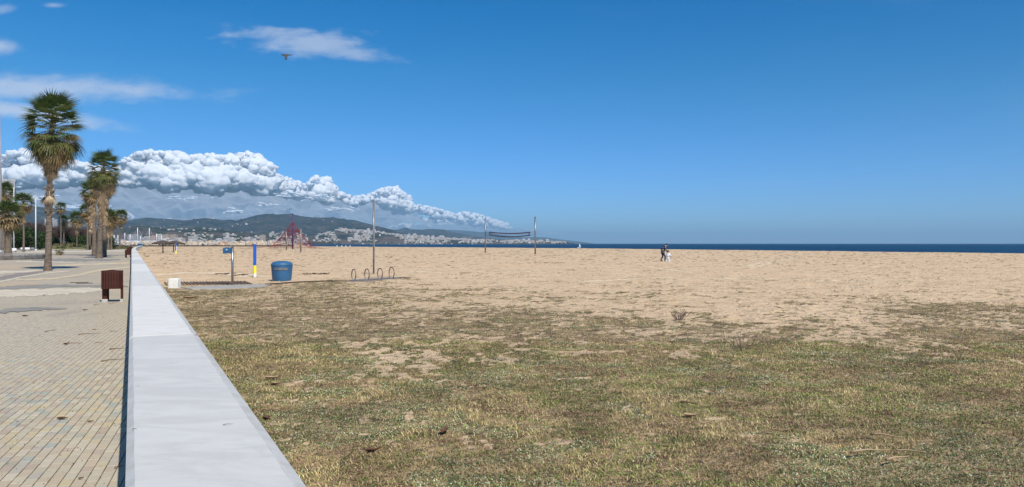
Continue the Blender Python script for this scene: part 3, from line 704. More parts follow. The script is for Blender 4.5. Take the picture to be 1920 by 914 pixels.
# ------------------------------------------------------------------ breakwater
M_rock = [material('breakwater_rock', c, c2, 1.1, .95, bump=.8, bdist=.1, bscale=4) for c, c2 in (((.50, .40, .28), (.60, .52, .40)), ((.42, .36, .29), (.52, .46, .38)), ((.50, .31, .19), (.56, .40, .28)), ((.36, .33, .29), (.45, .42, .37)))]
bw = thing('breakwater', 'long breakwater of piled pale boulders behind the beach, left of the climbing net', 'breakwater', px(400, 470, 0))
rockm = []
for k in range(12):
    b = MB(); b.blob((0, 0, 0), (1, .8, .7), 8, jit=.28); mm = b.mesh('boulder', M_rock[k % 4]); mm.polygons.foreach_set('use_smooth', [False]*len(mm.polygons)); rockm.append(mm)
core = MB(); vs = []
for x in range(225, 581, 5):
    e = sstep(np.array([580.-x]), 0, 45)[0]
    for dy, z in ((-6, -.6), (-2, 1.3*e), (6, 1.9*e), (12, -.6)): vs.append(px(x, 472+dy, z)-bw.location)
core.add(vs, [(4*i+j, 4*i+4+j, 4*i+5+j, 4*i+1+j) for i in range(71) for j in range(3)]); core.build('rubble_core', M_rock[3], bw)
for k in range(290):
    x = 226+354*((k+random.random())/290) if k % 3 else random.uniform(226, 575)
    e = sstep(np.array([585.-x]), 0, 50)[0]; row = k % 3
    z = (-.1, 1.0, 2.0)[row]*e+random.uniform(-.1, .25); s = random.uniform(.85, 1.6)*(.6+.4*e)
    link('boulder', random.choice(rockm), bw, px(x, 462.5+row*4+random.uniform(-1.2, 1), z)-bw.location, [random.uniform(0, 6) for _ in range(3)], (s, s, s*random.uniform(.7, 1)))

# ------------------------------------------------------------------ harbour boats
M_hull = material('white_gelcoat', (.80, .80, .80), None, 1, .35); M_blue = material('hull_blue', (.04, .10, .25), (.06, .14, .3), 1, .4); M_mast = material('mast_aluminium', (.80, .80, .80), None, 1, .4)
def boat(x, Y, L, mast, label, blue=False):
    e = thing('sailing_boat' if mast else 'motor_boat', label, 'boat', px(x, Y, .6), random.uniform(-.4, .4), 'boats moored in the harbour')
    b = MB(); ring = []
    for i in range(7):
        t = i/6; wd = math.sin(math.pi*min(1, t*.62+.38))*L*.16+.02; xx = -L/2+L*t
        ring.append([(xx, -wd, 1.5), (xx, -wd*.7, .1), (xx, wd*.7, .1), (xx, wd, 1.5)])
    b.add([p for r in ring for p in r], [(4*i+j, 4*i+4+j, 4*i+5+j, 4*i+1+j) for i in range(6) for j in range(3)]+[(4*i+3, 4*i+7, 4*i+4, 4*i) for i in range(6)]+[(0, 1, 2, 3)])
    b.build('hull', M_blue if blue else M_hull, e)
    c = MB(); c.box((-.05*L, 0, 2.0), (L*.42, L*.2, 1.1), taper=.8, bev=.1); c.build('cabin', M_hull, e)
    g = MB(); g.box((-.05*L, 0, 2.1), (L*.36, L*.205, .35)); g.build('cabin_window', M_glass, e)
    if mast:
        m_ = MB(); m_.tube([(0, 0, 1.5), (0, 0, mast)], max(.07, Y*.0004), 6); m_.build('mast', M_mast, e)
        m_ = MB(); m_.tube([(0, 0, 3), (-L*.4, 0, 3)], .12, 6); m_.build('boom', M_mast, e)
        for sx_ in (-1, 1):
            q = MB(); q.tube([(sx_*L*.45, 0, 1.6), (0, 0, mast*.97)], .03, 4); q.build('stay', M_mast, e)
BO = [(258, 520, 12, 12.2, 'sailing boat with the tallest mast, just beyond the end of the wall'), (280, 540, 11, 12.4, 'sailing boat with a tall mast in front of the pink harbour block'),
      (293.5, 560, 9, 8.4, 'sailing boat with a shorter mast left of the thatched parasols'), (263.5, 560, 8, 6.6, 'small sailing boat right of the tallest harbour mast'),
      (234, 560, 9, 9.0, 'sailing boat left of the glazed harbour building'), (244, 590, 9, 8.4, 'sailing boat moored in front of the glazed harbour building'),
      (303, 600, 8, 7.6, 'sailing boat behind the left thatched parasol'), (227, 520, 11, 0, 'white motor boat at the left end of the harbour'), (238, 500, 12, 0, 'white motor cruiser beside the last brown bins'),
      (249, 510, 10, 0, 'white motor boat right beyond the wall end'), (270, 520, 8, 0, 'small white motor boat behind the left end of the breakwater'), (289, 560, 8, 0, 'white motor boat between two harbour masts'),
      (316, 580, 9, 0, 'white motor boat behind the thatched parasols'), (214, 560, 10, 7.5, 'sailing boat seen between the palm trunks'), (221, 600, 9, 8.0, 'sailing boat behind the rightmost palm trunk')]
for x, Y, L, ms, lab in BO: boat(x, Y, L, ms, lab, random.random() < .15)
# small sail out at sea
e = thing('sailing_dinghy', 'tiny white sailing dinghy on the sea right of the volleyball net', 'boat', px(1086, 720, -2.45), .2)
b = MB(); b.add([(-1.8, 0, .6), (1.7, -.1, .6), (1.5, .45, .6), (-1.5, .5, .6), (-1.4, .05, 0), (1.2, .1, 0), (1.1, .35, 0), (-1.2, .4, 0)], [(0, 1, 5, 4), (1, 2, 6, 5), (2, 3, 7, 6), (3, 0, 4, 7), (0, 3, 2, 1), (4, 5, 6, 7)]); b.build('hull', M_hull, e)
b = MB(); b.tube([(0, .2, .5), (0, .2, 4.2)], .05, 6); b.build('mast', M_mast, e)
b = MB(); b.add([(.1, .2, 1), (1.9, .1, 1.1), (.1, .2, 4.1), (.1, .24, 1), (1.9, .14, 1.1), (.1, .24, 4.1)], [(0, 1, 2), (5, 4, 3), (0, 3, 4, 1), (1, 4, 5, 2), (2, 5, 3, 0)]); b.build('sail', M_hull, e)

# ------------------------------------------------------------------ grass bank behind the plaza
M_bank = material('bank_grass', (.10, .12, .045), (.24, .20, .10), .35, 1, bump=.8, bdist=.1, bscale=3, spec=0)
xs = np.arange(-560, 262, 12); yb = np.array([225, 236, 246, 256, 270, 300, 345])
def bank_z(x, Y):
    h = interp([(-560, 1.0), (90, 1.0), (130, 1.05), (200, .8), (240, .2), (262, -.1)], x)
    return h*sstep(np.asarray(Y, float), 226, 252)+(fbm(np.asarray(x)*.2+0.0*Y, np.asarray(Y)*.2+0.0*x, 3)-.5)*.3
PXg, YYg = np.meshgrid(xs, yb); Z = bank_z(PXg, YYg)-.02*(YYg < 230)
co = np.stack([(PXg-960)*YYg/F, YYg, Z], -1).reshape(-1, 3); nx = len(xs)
q = [[r*nx+c, r*nx+c+1, (r+1)*nx+c+1, (r+1)*nx+c] for r in range(len(yb)-1) for c in range(nx-1)]
tag(link('grass_bank', npmesh('grass_bank', co, q, M_bank, quads=True, smooth=True)), kind='structure')
M_leafv = vmaterial('leaf_mix', .7, .2, .25)
def tri_cloud(name, pts, dirs, size, cols, mat=M_leafv, parent=None, aspect=.45):
    n = len(pts); d = dirs/np.linalg.norm(dirs, axis=1, keepdims=True); u = np.cross(d, rng.normal(size=(n, 3))); u /= np.linalg.norm(u, axis=1, keepdims=True)+1e-9
    s = size[:, None] if hasattr(size, '__len__') else size
    co = np.stack([pts-u*s*aspect, pts+u*s*aspect, pts+d*s], 1).reshape(-1, 3)
    return link(name, npmesh(name, co, np.arange(3*n).reshape(-1, 3), mat, np.repeat(cols, 3, 0)), parent)
# low plants along the bank
n = 5000; x = rng.uniform(-300, 250, n); Y = rng.uniform(228, 262, n); keep = fbm(x*.15, Y*.1, 3) > .48; x, Y = x[keep], Y[keep]; n = len(x)
p = np.stack([(x-960)*Y/F, Y, bank_z(x, Y)], -1); d = rng.normal(size=(n, 3))*.5+[0, 0, 1]
c = np.array([(.06, .09, .025), (.16, .15, .06), (.20, .15, .08)])[rng.integers(0, 3, n)]
tag(tri_cloud('low_scrub', p, d, rng.uniform(.3, 1.0, n), c), 'low scrub and tufts growing on the grass bank behind the plaza', 'scrub', kind='stuff')

# ------------------------------------------------------------------ shrubs and bare trees on the left
M_bark = material('grey_bark', (.13, .105, .085), (.20, .17, .14), 6, 1, bump=.6, bdist=.02)
def dome_tree(name, label, x, Y, rx, hz, base, n, pal, size, group, z0=.3, ry=None):
    o = px(x, Y, z0); e = thing(name, label, 'tree', o, 0, group)
    t = MB(); t.tube([(0, 0, -.5), (.1, 0, hz*.3), (-.1, .1, hz*.55)], [rx*.06+.1, rx*.05+.08, .07], 8)
    for k in range(6):
        a = k*1.05; t.tube([(0, 0, hz*.25), (math.cos(a)*rx*.35, math.sin(a)*rx*.35, hz*.5), (math.cos(a)*rx*.6, math.sin(a)*rx*.6, hz*.7)], [.1, .07, .03], 5)
    t.build('trunk', M_bark, e)
    lob = [(rng.uniform(-.55, .55)*rx, rng.uniform(-.5, .5)*rx, hz*rng.uniform(.25, .78), rng.uniform(.28, .5)*rx) for _ in range(14)]
    P_, D_, C_ = [], [], []
    for (lx_, ly2, lz, lr) in lob:
        m_ = n//14; v = rng.normal(size=(m_, 3)); v /= np.linalg.norm(v, axis=1, keepdims=True); rr = lr*rng.uniform(.75, 1.05, (m_, 1))
        q = v*rr*[1, 1, min(1, hz/rx)]+[lx_, ly2, lz]; q[:, 2] = np.clip(q[:, 2], base, hz)
        P_.append(q); D_.append(v*.6+rng.normal(size=(m_, 3))*.5+[0, 0, .2]); C_.append(np.array(pal)[rng.integers(0, len(pal), m_)]*rng.uniform(.8, 1.2, (m_, 1)))
    P_ = np.concatenate(P_); tri_cloud('crown', P_, np.concatenate(D_), rng.uniform(.6, 1.2, len(P_))*size, np.concatenate(C_), parent=e)
GP = [(.035, .075, .018), (.05, .095, .022), (.028, .055, .016), (.065, .10, .03)]
for x, Y, rx, hz, lab in [(57, 200, 4.6, 5.6, 'broad dark green dome-shaped pine bush behind the white street lamp'), (74, 212, 3.2, 4.6, 'lower dark green bush right of the street lamp, behind the big palm trunk'),
                          (40, 208, 3.2, 4.6, 'dark green bush behind the thin-trunked palm on the left'), (0, 196, 4.0, 3.8, 'dark green bush at the left edge behind the thick palm trunk'),
                          (22, 204, 3.0, 3.9, 'dark green bush just right of the thick left palm trunk')]:
    dome_tree('pine_bush', lab, x, Y, rx, hz, .15, 2800, GP, .55, 'dark green bushes on the left')
for x, Y, rx, hz, lab in [(137, 262, 2.6, 4.2, 'small dark green bush behind the leafless trees at the bank'), (104, 258, 2.0, 2.8, 'small dark bush at the foot of the leafless trees, right of the big palm trunk'),
                          (152, 258, 3.2, 3.6, 'green bush left of the twin palm trunks'), (205, 266, 2.6, 3.4, 'green bush right of the twin palm trunks'), (173, 262, 2.2, 3.6, 'dark bush between the middle palm trunks')]:
    dome_tree('bush', lab, x, Y, rx, hz, .1, 1500, GP+[(.10, .10, .04)], .5, 'small bushes along the grass bank', .8)
BP = [(.115, .078, .065), (.15, .105, .085), (.09, .062, .055), (.17, .125, .10)]
def bare_tree(x, Y, hgt, rx, lab):
    o = px(x, Y, .5); e = thing('bare_tree', lab, 'tree', o, 0, 'leafless brown trees beyond the bank')
    t = MB(); tips = []
    def br(p, d, L, r, k):
        q = p+d*L; t.tube([p, (p+q)/2+Vector((random.uniform(-.1, .1), 0, 0))*L, q], [r, r*.8, r*.6], 5 if k < 2 else 3, cap=False)
        if k == 3: tips.append(q); return
        for _ in range(3 if k else 5):
            nd = (d+Vector((random.gauss(0, .65), random.gauss(0, .65), random.uniform(-.1, .5)))).normalized(); br(q, nd, L*random.uniform(.6, .85), r*.6, k+1)
        tips.append(q)
    br(Vector((0, 0, -.5)), Vector((0, 0, 1)), hgt*.3, .16, 0); t.build('trunk', M_bark, e)
    P_ = np.array([tuple(q) for q in tips]); P_[:, 0] *= rx/hgt*1.25; n = 2600; idx = rng.integers(0, len(P_), n); q = P_[idx]+rng.normal(size=(n, 3))*[.6, .6, .5]; q[:, 2] = np.clip(q[:, 2], .4, hgt)
    d = q-[0, 0, hgt*.1]; d = d/np.linalg.norm(d, axis=1, keepdims=True)+rng.normal(size=(n, 3))*.4
    tri_cloud('twigs', q, d, rng.uniform(.5, 1.3, n), np.array(BP)[rng.integers(0, 4, n)], parent=e, aspect=.07)
for k, (x, Y, hh, rx) in enumerate([(38, 265, 9.8, 5), (55, 270, 10.2, 5), (72, 262, 9.6, 5), (92, 266, 9.0, 5), (108, 272, 8.8, 5), (124, 262, 8.6, 5), (138, 268, 8.0, 5), (152, 262, 7.2, 4), (164, 270, 7.0, 4), (180, 264, 6.4, 4), (20, 262, 9.4, 5), (2, 268, 9.2, 5),
                                    (64, 285, 10.2, 5), (84, 288, 9.6, 5), (118, 290, 9.2, 5), (146, 290, 8.2, 5)]):
    ORD = ['first', 'second', 'third', 'fourth', 'fifth', 'sixth', 'seventh', 'eighth', 'ninth', 'tenth', 'eleventh', 'twelfth']
    bare_tree(x, Y, hh, rx, '%s leafless brown tree from the left in the %s row behind the palms' % (ORD[sorted([2, 20, 38, 55, 72, 92, 108, 124, 138, 152, 164, 180]).index(x) if k < 12 else k-12], 'front' if k < 12 else 'back'))

# ------------------------------------------------------------------ palms
M_frond = [material('green_frond', (.075, .12, .028), (.14, .18, .055), 2.5, .45, spec=.5, trans=.25), material('olive_frond', (.17, .165, .05), (.12, .135, .04), 2, .5, trans=.25),
           material('yellowed_frond', (.36, .25, .12), (.23, .165, .07), 2, .6, trans=.2), material('dead_frond', (.44, .31, .18), (.26, .18, .11), 3, .85, spec=.1, trans=.1), material('pale_dead_frond', (.60, .47, .31), (.40, .30, .19), 3, .9, spec=.1, trans=.1)]
M_petiole = material('petiole', (.16, .15, .05), (.25, .17, .08), 4, .6)
def palm_trunk_mat():
    m = bpy.data.materials.new('palm_trunk'); m.use_nodes = True; t = NT(m.node_tree); t.n.clear(); P = t.obj()
    n1 = t.noise(t.vmap(P, (2, 2, 9)), 1.6, 6, .7); n2 = t.noise(t.vmap(P, (6, 6, 1.2)), 3, 4, .6)
    c = t.mix(t.ss(n1, .38, .62), (.115, .088, .068), (.225, .175, .135)); c = t.mix(t.m('MULTIPLY', t.ss(n2, .45, .32), .5), c, (.05, .038, .03))
    b = t.add('ShaderNodeBsdfPrincipled'); t.put(b.inputs['Base Color'], c); b.inputs['Roughness'].default_value = .95; b.inputs['Specular IOR Level'].default_value = .1
    t.put(b.inputs['Normal'], t.bump(n1, .9, .04)); o = t.add('ShaderNodeOutputMaterial'); t.l.new(b.outputs[0], o.inputs[0]); return m
M_trunk = palm_trunk_mat()
def frond(mb, M, Lp, Rf, segs, spread, droop, mi, pet=True, fold=.12, sag=0.0):
    """fan frond: petiole along +x then a fan of split segments; M places it"""
    def T(p): return M @ Vector(p)
    if pet:
        w0 = .035
        mb.add([T((0, -w0, 0)), T((0, w0, 0)), T((Lp, .018, -sag*Lp)), T((Lp, -.018, -sag*Lp)), T((0, 0, -.04)), T((Lp, 0, -sag*Lp-.02))], [(0, 3, 2, 1), (0, 4, 5, 3), (1, 2, 5, 4)], 5 if mi < 3 else mi)
    for k in range(segs):
        a = lerp(-spread, spread, (k+.5)/segs)+random.uniform(-.03, .03); L = Rf*(.72+.28*math.cos(a*.8))*random.uniform(.88, 1.06); wd = Rf*spread*1.05/segs
        ca, sa = math.cos(a), math.sin(a); dr = droop*random.uniform(.7, 1.35); z0 = -sag*Lp
        def q(r, off, up=0):
            z = z0+fold*abs(off)/wd*r*.25-dr*(r/Rf)**2.2*Rf+up
            return T((Lp+ca*r-sa*off, sa*r+ca*off, z))
        r1, r2, r3 = L*.42, L*.74, L*1.05
        mb.add([q(0.02, 0), q(r1, -wd*.46), q(r1, wd*.46), q(r2, -wd*.20), q(r2, wd*.20), q(r3, 0)], [(0, 1, 2), (1, 3, 4, 2), (3, 5, 4)], mi)
def frame(az, el, roll=0.0, loc=(0, 0, 0)):
    return Matrix.Translation(loc) @ Matrix.Rotation(az, 4, 'Z') @ Matrix.Rotation(-el, 4, 'Y') @ Matrix.Rotation(roll, 4, 'X')
FV = {}
def frond_mesh(kind, v):
    if (kind, v) not in FV:
        random.seed(100+v*7+len(kind)); b = MB(); I4 = Matrix.Identity(4)
        if kind == 'green': frond(b, I4, 1.08, 1.02, 17, 1.55, random.uniform(.12, .32), 0, sag=.04)
        elif kind == 'olive': frond(b, I4, 1.15, 1.02, 18, 1.6, random.uniform(.4, .7), 1, sag=.12)
        elif kind == 'yellow': frond(b, I4, 1.05, 1.0, 16, 1.5, random.uniform(.5, .8), 2, sag=.16)
        elif kind == 'dead': frond(b, I4, .75, 1.1, 16, .8, random.uniform(.1, .3), 3, sag=.05, fold=.5)
        else: frond(b, I4, .7, 1.05, 14, .6, random.uniform(.05, .25), 4, sag=.05, fold=.6)
        FV[(kind, v)] = b.mesh('frond', M_frond+[M_petiole])
    return FV[(kind, v)]
def trunk_mb(hgt, r0, r1, lean, n=14, flare=1.35, rings=40):
    mb = MB(); vs = []; 
    for i in range(rings+1):
        t = i/rings; z = hgt*t; r = lerp(r0, r1, min(1, t*1.6))*(1+(flare-1)*math.exp(-z/.45)); c = (lean[0]*t*t+math.sin(t*5)*.05, lean[1]*t*t, z)
        for k in range(n):
            a = 2*math.pi*k/n; rr = r*(1+random.uniform(-.045, .045)+(.03 if i % 2 else -.02)); vs.append((c[0]+rr*math.cos(a), c[1]+rr*math.sin(a), c[2]-(.3 if i == 0 else 0)))
    fs = [(i*n+k, i*n+(k+1) % n, (i+1)*n+(k+1) % n, (i+1)*n+k) for i in range(rings) for k in range(n)]
    mb.add(vs, fs+[tuple(range(rings*n, rings*n+n))], 0, True); return mb
def big_palm(label, x, y, ytop, r0, r1, lean, crown_r, skirt_bot_y, ng, ns, clump=None, stub=(0, 0), extra=None):
    base = at(x, y); Y = base.y; zt = (HY-ytop)/F*Y+H; hub = zt-crown_r*.98; skb = (HY-skirt_bot_y)/F*Y+H
    e = thing('palm_tree', label, 'palm tree', base, 0, 'tall fan palms on the plaza')
    random.seed(int(x)*3+5); trunk_mb(hub, r0, r1, lean).build('trunk', M_trunk, e); hx, hy = lean
    ga = 2.399963
    for i in range(ng):                            # living crown
        t = (i+.5)/ng; el = lerp(1.3, -.95, t**.72)+random.uniform(-.12, .12); kind = 'green' if t < .42 else (random.choice(('olive', 'yellow', 'green', 'olive')) if t < .6 else (random.choice(('olive', 'olive', 'green')) if t < .82 else 'yellow'))
        sc = crown_r/2.15*random.uniform(.86, 1.06)*(1 if t < .9 else .95)
        o = link('frond', frond_mesh(kind, i % 4), e); o.matrix_local = frame(i*ga+random.uniform(-.2, .2), el, random.uniform(-.35, .35), (hx, hy, hub+lerp(.3, -1.2, t))) @ Matrix.Diagonal((sc, sc, sc, 1))
    for i in range(ns):                            # hanging skirt
        t = (i+.5)/ns; z = lerp(hub-.3, skb+1.3*crown_r/2.15, t**.9); el = lerp(-.75, -1.42, min(1, t*1.7))+random.uniform(-.1, .1); rr = lerp(.26, .15, t)
        az = i*ga+random.uniform(-.3, .3); sc = crown_r/2.15*lerp(1.0, .62, t)*random.uniform(.8, 1.05)
        kx = (z/hub)**2; o = link('dead_frond', frond_mesh('dead' if random.random() < .55 else 'pale', i % 4), e)
        o.matrix_local = frame(az, el, random.uniform(-.4, .4), (hx*kx+rr*math.cos(az), hy*kx+rr*math.sin(az), z)) @ Matrix.Diagonal((sc, sc, sc, 1))
    if clump:                                      # small lower clump of old fronds
        zc = (HY-clump[0])/F*Y+H; kx = (zc/hub)**2
        for i in range(clump[1]):
            az = [math.pi*1.02, math.pi*.95, -.3, .3, -1.4, 4.0, 2.9, -.9, .9, 3.5][i % 10]+random.uniform(-.2, .2); sc = clump[2]*random.uniform(.8, 1.1)
            o = link('dead_frond', frond_mesh('pale' if i % 3 else 'dead', i % 4), e)
            o.matrix_local = frame(az, -1.12+random.uniform(-.2, .15), 0, (hx*kx+.1*math.cos(az), hy*kx+.1*math.sin(az), zc+.2)) @ Matrix.Diagonal((sc, sc, sc, 1))
    if stub[1] > stub[0]:                          # old leaf bases criss-crossing the upper trunk
        b = MB(); z = stub[0]; i = 0
        while z < stub[1]:
            az = i*ga; kx = (z/hub)**2; r = lerp(r0, r1, min(1, z/hub*1.6)); c = Vector((hx*kx+math.sin(z/hub*5)*.05, hy*kx, z)); u = Vector((math.cos(az), math.sin(az), 0)); s_ = Vector((-u.y, u.x, 0)); sw = random.choice((-1, 1))*.10
            b.add([c+u*r*.85-s_*.09, c+u*r*.85+s_*.09, c+u*(r+.13)+s_*(.04+sw)+Vector((0, 0, .22)), c+u*(r+.13)+s_*(-.04+sw)+Vector((0, 0, .22)), c+u*r*.8+s_*sw+Vector((0, 0, .26))], [(0, 1, 2, 3), (3, 2, 4), (0, 3, 4), (1, 4, 2)], 0)
            z += .045; i += 1
        tag(b.build('leaf_base', M_frond[4] if False else material('leaf_base', (.30, .24, .18), (.16, .12, .09), 5, .95), e), kind='stuff')
    return e, hub
big_palm('tallest fan palm, nearest the camera, with a pale dead clump on its trunk', 89.5, 508.5, 168, .19, .145, (.28, .1), 2.12, 350, 108, 110, clump=(362, 12, .62), stub=(3.3, 5.1))
big_palm('tall shaggy-skirted fan palm in front in the cluster beside the wall', 186, 485, 278, .30, .24, (.35, .3), 2.25, 425, 98, 95, stub=(3.0, 4.8))
def small_palm(label, x, Y, z0, ytop, cr, r0, skirt, seed, group='smaller fan palms further off', n=60, dead=34, name='palm_tree', lean=(0, 0), maxel=1.35, tint=0):
    random.seed(seed); base = px(x, Y, z0); zt = (HY-ytop)/F*Y+H-z0; hub = max(.4, zt-cr*.95)
    e = thing(name, label, 'palm tree', base, 0, group); trunk_mb(hub, r0, r0*.8, lean, 8, 1.25, 14).build('trunk', M_trunk, e)
    b = MB(); ga = 2.399963
    for i in range(n):
        t = (i+.5)/n; el = lerp(maxel, -.85, t**.9)+random.uniform(-.15, .15); mi = 0 if t < .45-tint else (1 if t < .65-tint else 2)
        sc = cr/2.15*random.uniform(.85, 1.08); frond(b, frame(i*ga, el, random.uniform(-.4, .4), (*lean, hub+lerp(.2, -.5, t)*cr/2.15)) @ Matrix.Diagonal((sc, sc, sc, 1)), 1.0, 1.15, 9, 1.6, random.uniform(.2, .6), mi, sag=.06)
    b.build('crown', M_frond+[M_petiole], e)
    if dead:
        b = MB()
        for i in range(dead):
            t = (i+.5)/dead; el = lerp(-.9, -1.45, min(1, t*2)); az = i*ga; sc = cr/2.15*random.uniform(.7, 1.0)*(1-.35*t)
            frond(b, frame(az, el, random.uniform(-.4, .4), (lean[0]+.25*math.cos(az), lean[1]+.25*math.sin(az), hub-lerp(.2, skirt, t))) @ Matrix.Diagonal((sc, sc, sc, 1)), .7, 1.1, 7, .75, .15, random.choice((3, 4, 3)), sag=.05, fold=.4)
        b.build('dead_frond_skirt', M_frond+[M_petiole], e)
# the pair mates of the middle palms
small_palm('fan palm with a dark shaded trunk just behind the right side of the pair', 195, 94, 0, 318, 2.0, .28, 4.6, 11, n=60, dead=90)
small_palm('lower shaggy fan palm leaning out on the left of the middle cluster', 176.5, 103, 0, 334, 1.9, .30, 5.2, 12, n=60, dead=90, lean=(-.3, 0))
small_palm('squat thick-trunked palm with a heavy dead skirt behind the stone bench', 15, 128, 0, 372, 2.9, .52, 3.4, 13, n=80, dead=90, tint=.1)
small_palm('palm whose green head tops the group at the left edge', 6, 170, 0, 338, 3.0, .35, 3.2, 14, n=70, dead=50)
small_palm('slim-trunked palm right of the squat palm near the left edge', 44, 149, 0, 358, 2.5, .20, 3.0, 15, n=60, dead=40, tint=.1)
small_palm('left one of two slender palms standing close together on the bank', 114, 250, 1.0, 377, 2.3, .24, 2.2, 16, n=50, dead=16)
small_palm('right and lower one of two slender palms standing close together on the bank', 119.5, 255, 1.0, 402, 2.4, .24, 3.2, 17, n=46, dead=34)
small_palm('small palm with a bleached grey skirt right of the slender pair', 144, 236, .6, 394, 2.9, .18, 4.2, 18, n=54, dead=60)
small_palm('palm with two-tone head just left of the shaggy middle palms', 164, 195, 0, 378, 2.6, .26, 2.6, 19, n=60, dead=40, tint=.1)
small_palm('palm right behind the thin one left of the middle palms', 168.5, 205, 0, 392, 2.2, .22, 2.4, 20, n=50, dead=30, tint=.1)
small_palm('bushy golden-headed palm right of the middle pair', 203, 198, 0, 388, 2.9, .28, 4.6, 21, n=70, dead=70, tint=.16)
small_palm('second golden palm close to the right of the middle pair', 208.5, 210, 0, 397, 2.6, .25, 3.6, 22, n=60, dead=40, tint=.16)
small_palm('rightmost palm of the plaza, slender trunk and round golden head', 224, 232, 0, 391, 2.7, .22, 3.0, 23, n=60, dead=34, tint=.12, lean=(.5, 0))
small_palm('young dwarf palm with a short dark stem on the open plaza', 111.5, 108, 0, 459.5, .85, .16, .2, 24, group='young palms on the plaza', n=26, dead=0, name='dwarf_palm', maxel=1.0)
small_palm('young green palm at the foot of the golden palms', 214, 240, 0, 449, 1.8, .2, .2, 25, group='young palms on the plaza', n=26, dead=0, name='dwarf_palm', maxel=1.0)

# ------------------------------------------------------------------ street lamps, pole
M_lampw = material('white_lamp_paint', (.62, .65, .68), None, 1, .4); M_steel = material('weathered_steel', (.20, .165, .14), (.30, .27, .24), 2, .4, metal=.6); M_galv = material('galvanised_steel', (.42, .42, .42), (.34, .34, .34), 3, .45, metal=.5)
def lamp(label, x, Y, z0, ytop, r, arms, z_head=0):
    h_ = (HY-ytop)/F*Y+H-z0; e = thing('street_lamp', label, 'street lamp', px(x, Y, z0), 0, 'white street lamps')
    b = MB(); b.tube([(0, 0, 0), (0, 0, h_)], [r, r*.6], 10); b.build('pole', M_lampw, e)
    b = MB(); b.lathe([(r*1.8, 0), (r*1.8, .12), (r*1.2, .3)], n=12); b.build('base', M_lampw, e)
    for a, L in arms:
        b = MB(); b.tube([(0, 0, h_-.1), (a*L*.5, 0, h_+.05), (a*L, 0, h_)], r*.45, 6); b.build('arm', M_lampw, e)
        b = MB(); b.box((a*L*1.1, 0, h_-.02), (L*.8, .45, .2), taper=.7, bev=.05); b.build('lamp_head', M_lampw, e)
lamp('tall white street lamp in front of the dark green bushes', 67, 183, 0, 371, .17, [(-1, .85), (1, .35)])
lamp('short white lamp post beside the big palm trunk', 79.5, 215, .2, 437, .16, [(-1, .8)])
lamp('street lamp whose head shows above the left palms', 26, 165, 0, 351, .13, [(1, 1.1)])
lamp('pale post seen behind the squat left palm trunk', 21, 150, 0, 447, .10, [(1, .01)])
e = thing('tall_mast', 'very tall tapering grey mast cut by the left edge of the picture', 'mast', px(-.5, 140, 0), 0)
b = MB(); b.tube([(0, 0, 0), (0, 0, 14), (0, 0, 26)], [.42, .32, .08], 12); b.build('pole', M_galv, e); b = MB(); b.lathe([(.9, 0), (.9, .3), (.5, .5)], n=12); b.build('base', M_galv, e)

# ------------------------------------------------------------------ low barriers and the rounded stone bench
M_ora = material('orange_plastic', (.72, .36, .10), (.6, .30, .09), 2, .5); M_wpl = material('white_plastic', (.82, .82, .82), None, 1, .5); M_blk = material('black_rubber', (.02, .02, .02), None, 1, .8)
for x, Y, wd, mt, nm, lab in [(2, 152, 20, M_ora, 'orange', 'low orange plastic barrier at the left edge, left of the squat palm trunk'), (25.5, 152, 10, M_wpl, 'w', 'low white barrier just right of the squat palm trunk'),
                              (41.5, 180, 4.5, M_wpl, 'w', 'short white barrier left of the slim palm trunk'), (51, 180, 9.5, M_wpl, 'w', 'low white barrier right of the slim palm trunk'), (61, 184, 6, M_galv, 'g', 'low grey barrier beside the tall white lamp')]:
    L = wd/F*Y; e = thing('plastic_barrier', lab, 'barrier', px(x, Y, 0), .02, 'low barriers at the far side of the plaza')
    b = MB(); b.box((0, 0, .48), (L, .45, .52), taper=.9, bev=.06); b.build('block', mt, e)
    for sx_ in (-1, 1):
        b = MB(); b.box((sx_*L*.38, 0, .11), (L*.16, .4, .22), bev=.03); b.build('foot', M_blk, e)
M_stone = [material('bench_stone', c, c2, 2.2, .9, bump=.4, bdist=.02, bscale=14) for c, c2 in (((.20, .18, .16), (.30, .28, .25)), ((.30, .29, .26), (.40, .38, .34)), ((.15, .13, .12), (.22, .19, .17)))]
c0 = px(8, 79, 0); e = thing('stone_bench', 'low rounded stone bench ring around a bed at the left edge of the plaza', 'bench', c0)
def stad(u):      # rounded loop
    a = u*2*math.pi; ca, sa = math.cos(a), math.sin(a); return Vector((math.copysign(abs(ca)**.8, ca)*2.3, math.copysign(abs(sa)**.72, sa)*4.2, 0))
NB = 14
for k in range(NB):
    vs = []; m_ = 6; prof = [(-.36, 0), (-.40, .14), (-.46, .42), (-.38, .56), (.38, .58), (.46, .44), (.40, .14), (.36, 0)]
    for i in range(m_+1):
        u = (k+.01+(i/m_)*.98)/NB; p = stad(u); tn = (stad(u+.004)-stad(u-.004)).normalized(); nn_ = Vector((tn.y, -tn.x, 0))
        for s_, z in prof: vs.append(p+nn_*s_+Vector((0, 0, z)))
    n_ = len(prof); b = MB(); b.add(vs, [(i*n_+j, i*n_+j+1, (i+1)*n_+j+1, (i+1)*n_+j) for i in range(m_) for j in range(n_-1)]+[tuple(range(n_)), tuple(reversed(range(m_*n_, (m_+1)*n_)))])
    b.build('bench_segment', M_stone[(0, 2, 1, 0, 1, 2, 0)[k % 7]], e)
b = MB(); b.lathe([(2.55, .0), (2.55, .35), (2.0, .45), (.1, .5)], n=20, sx=.72, sy=1.35); b.build('soil_bed', M_bank, e)

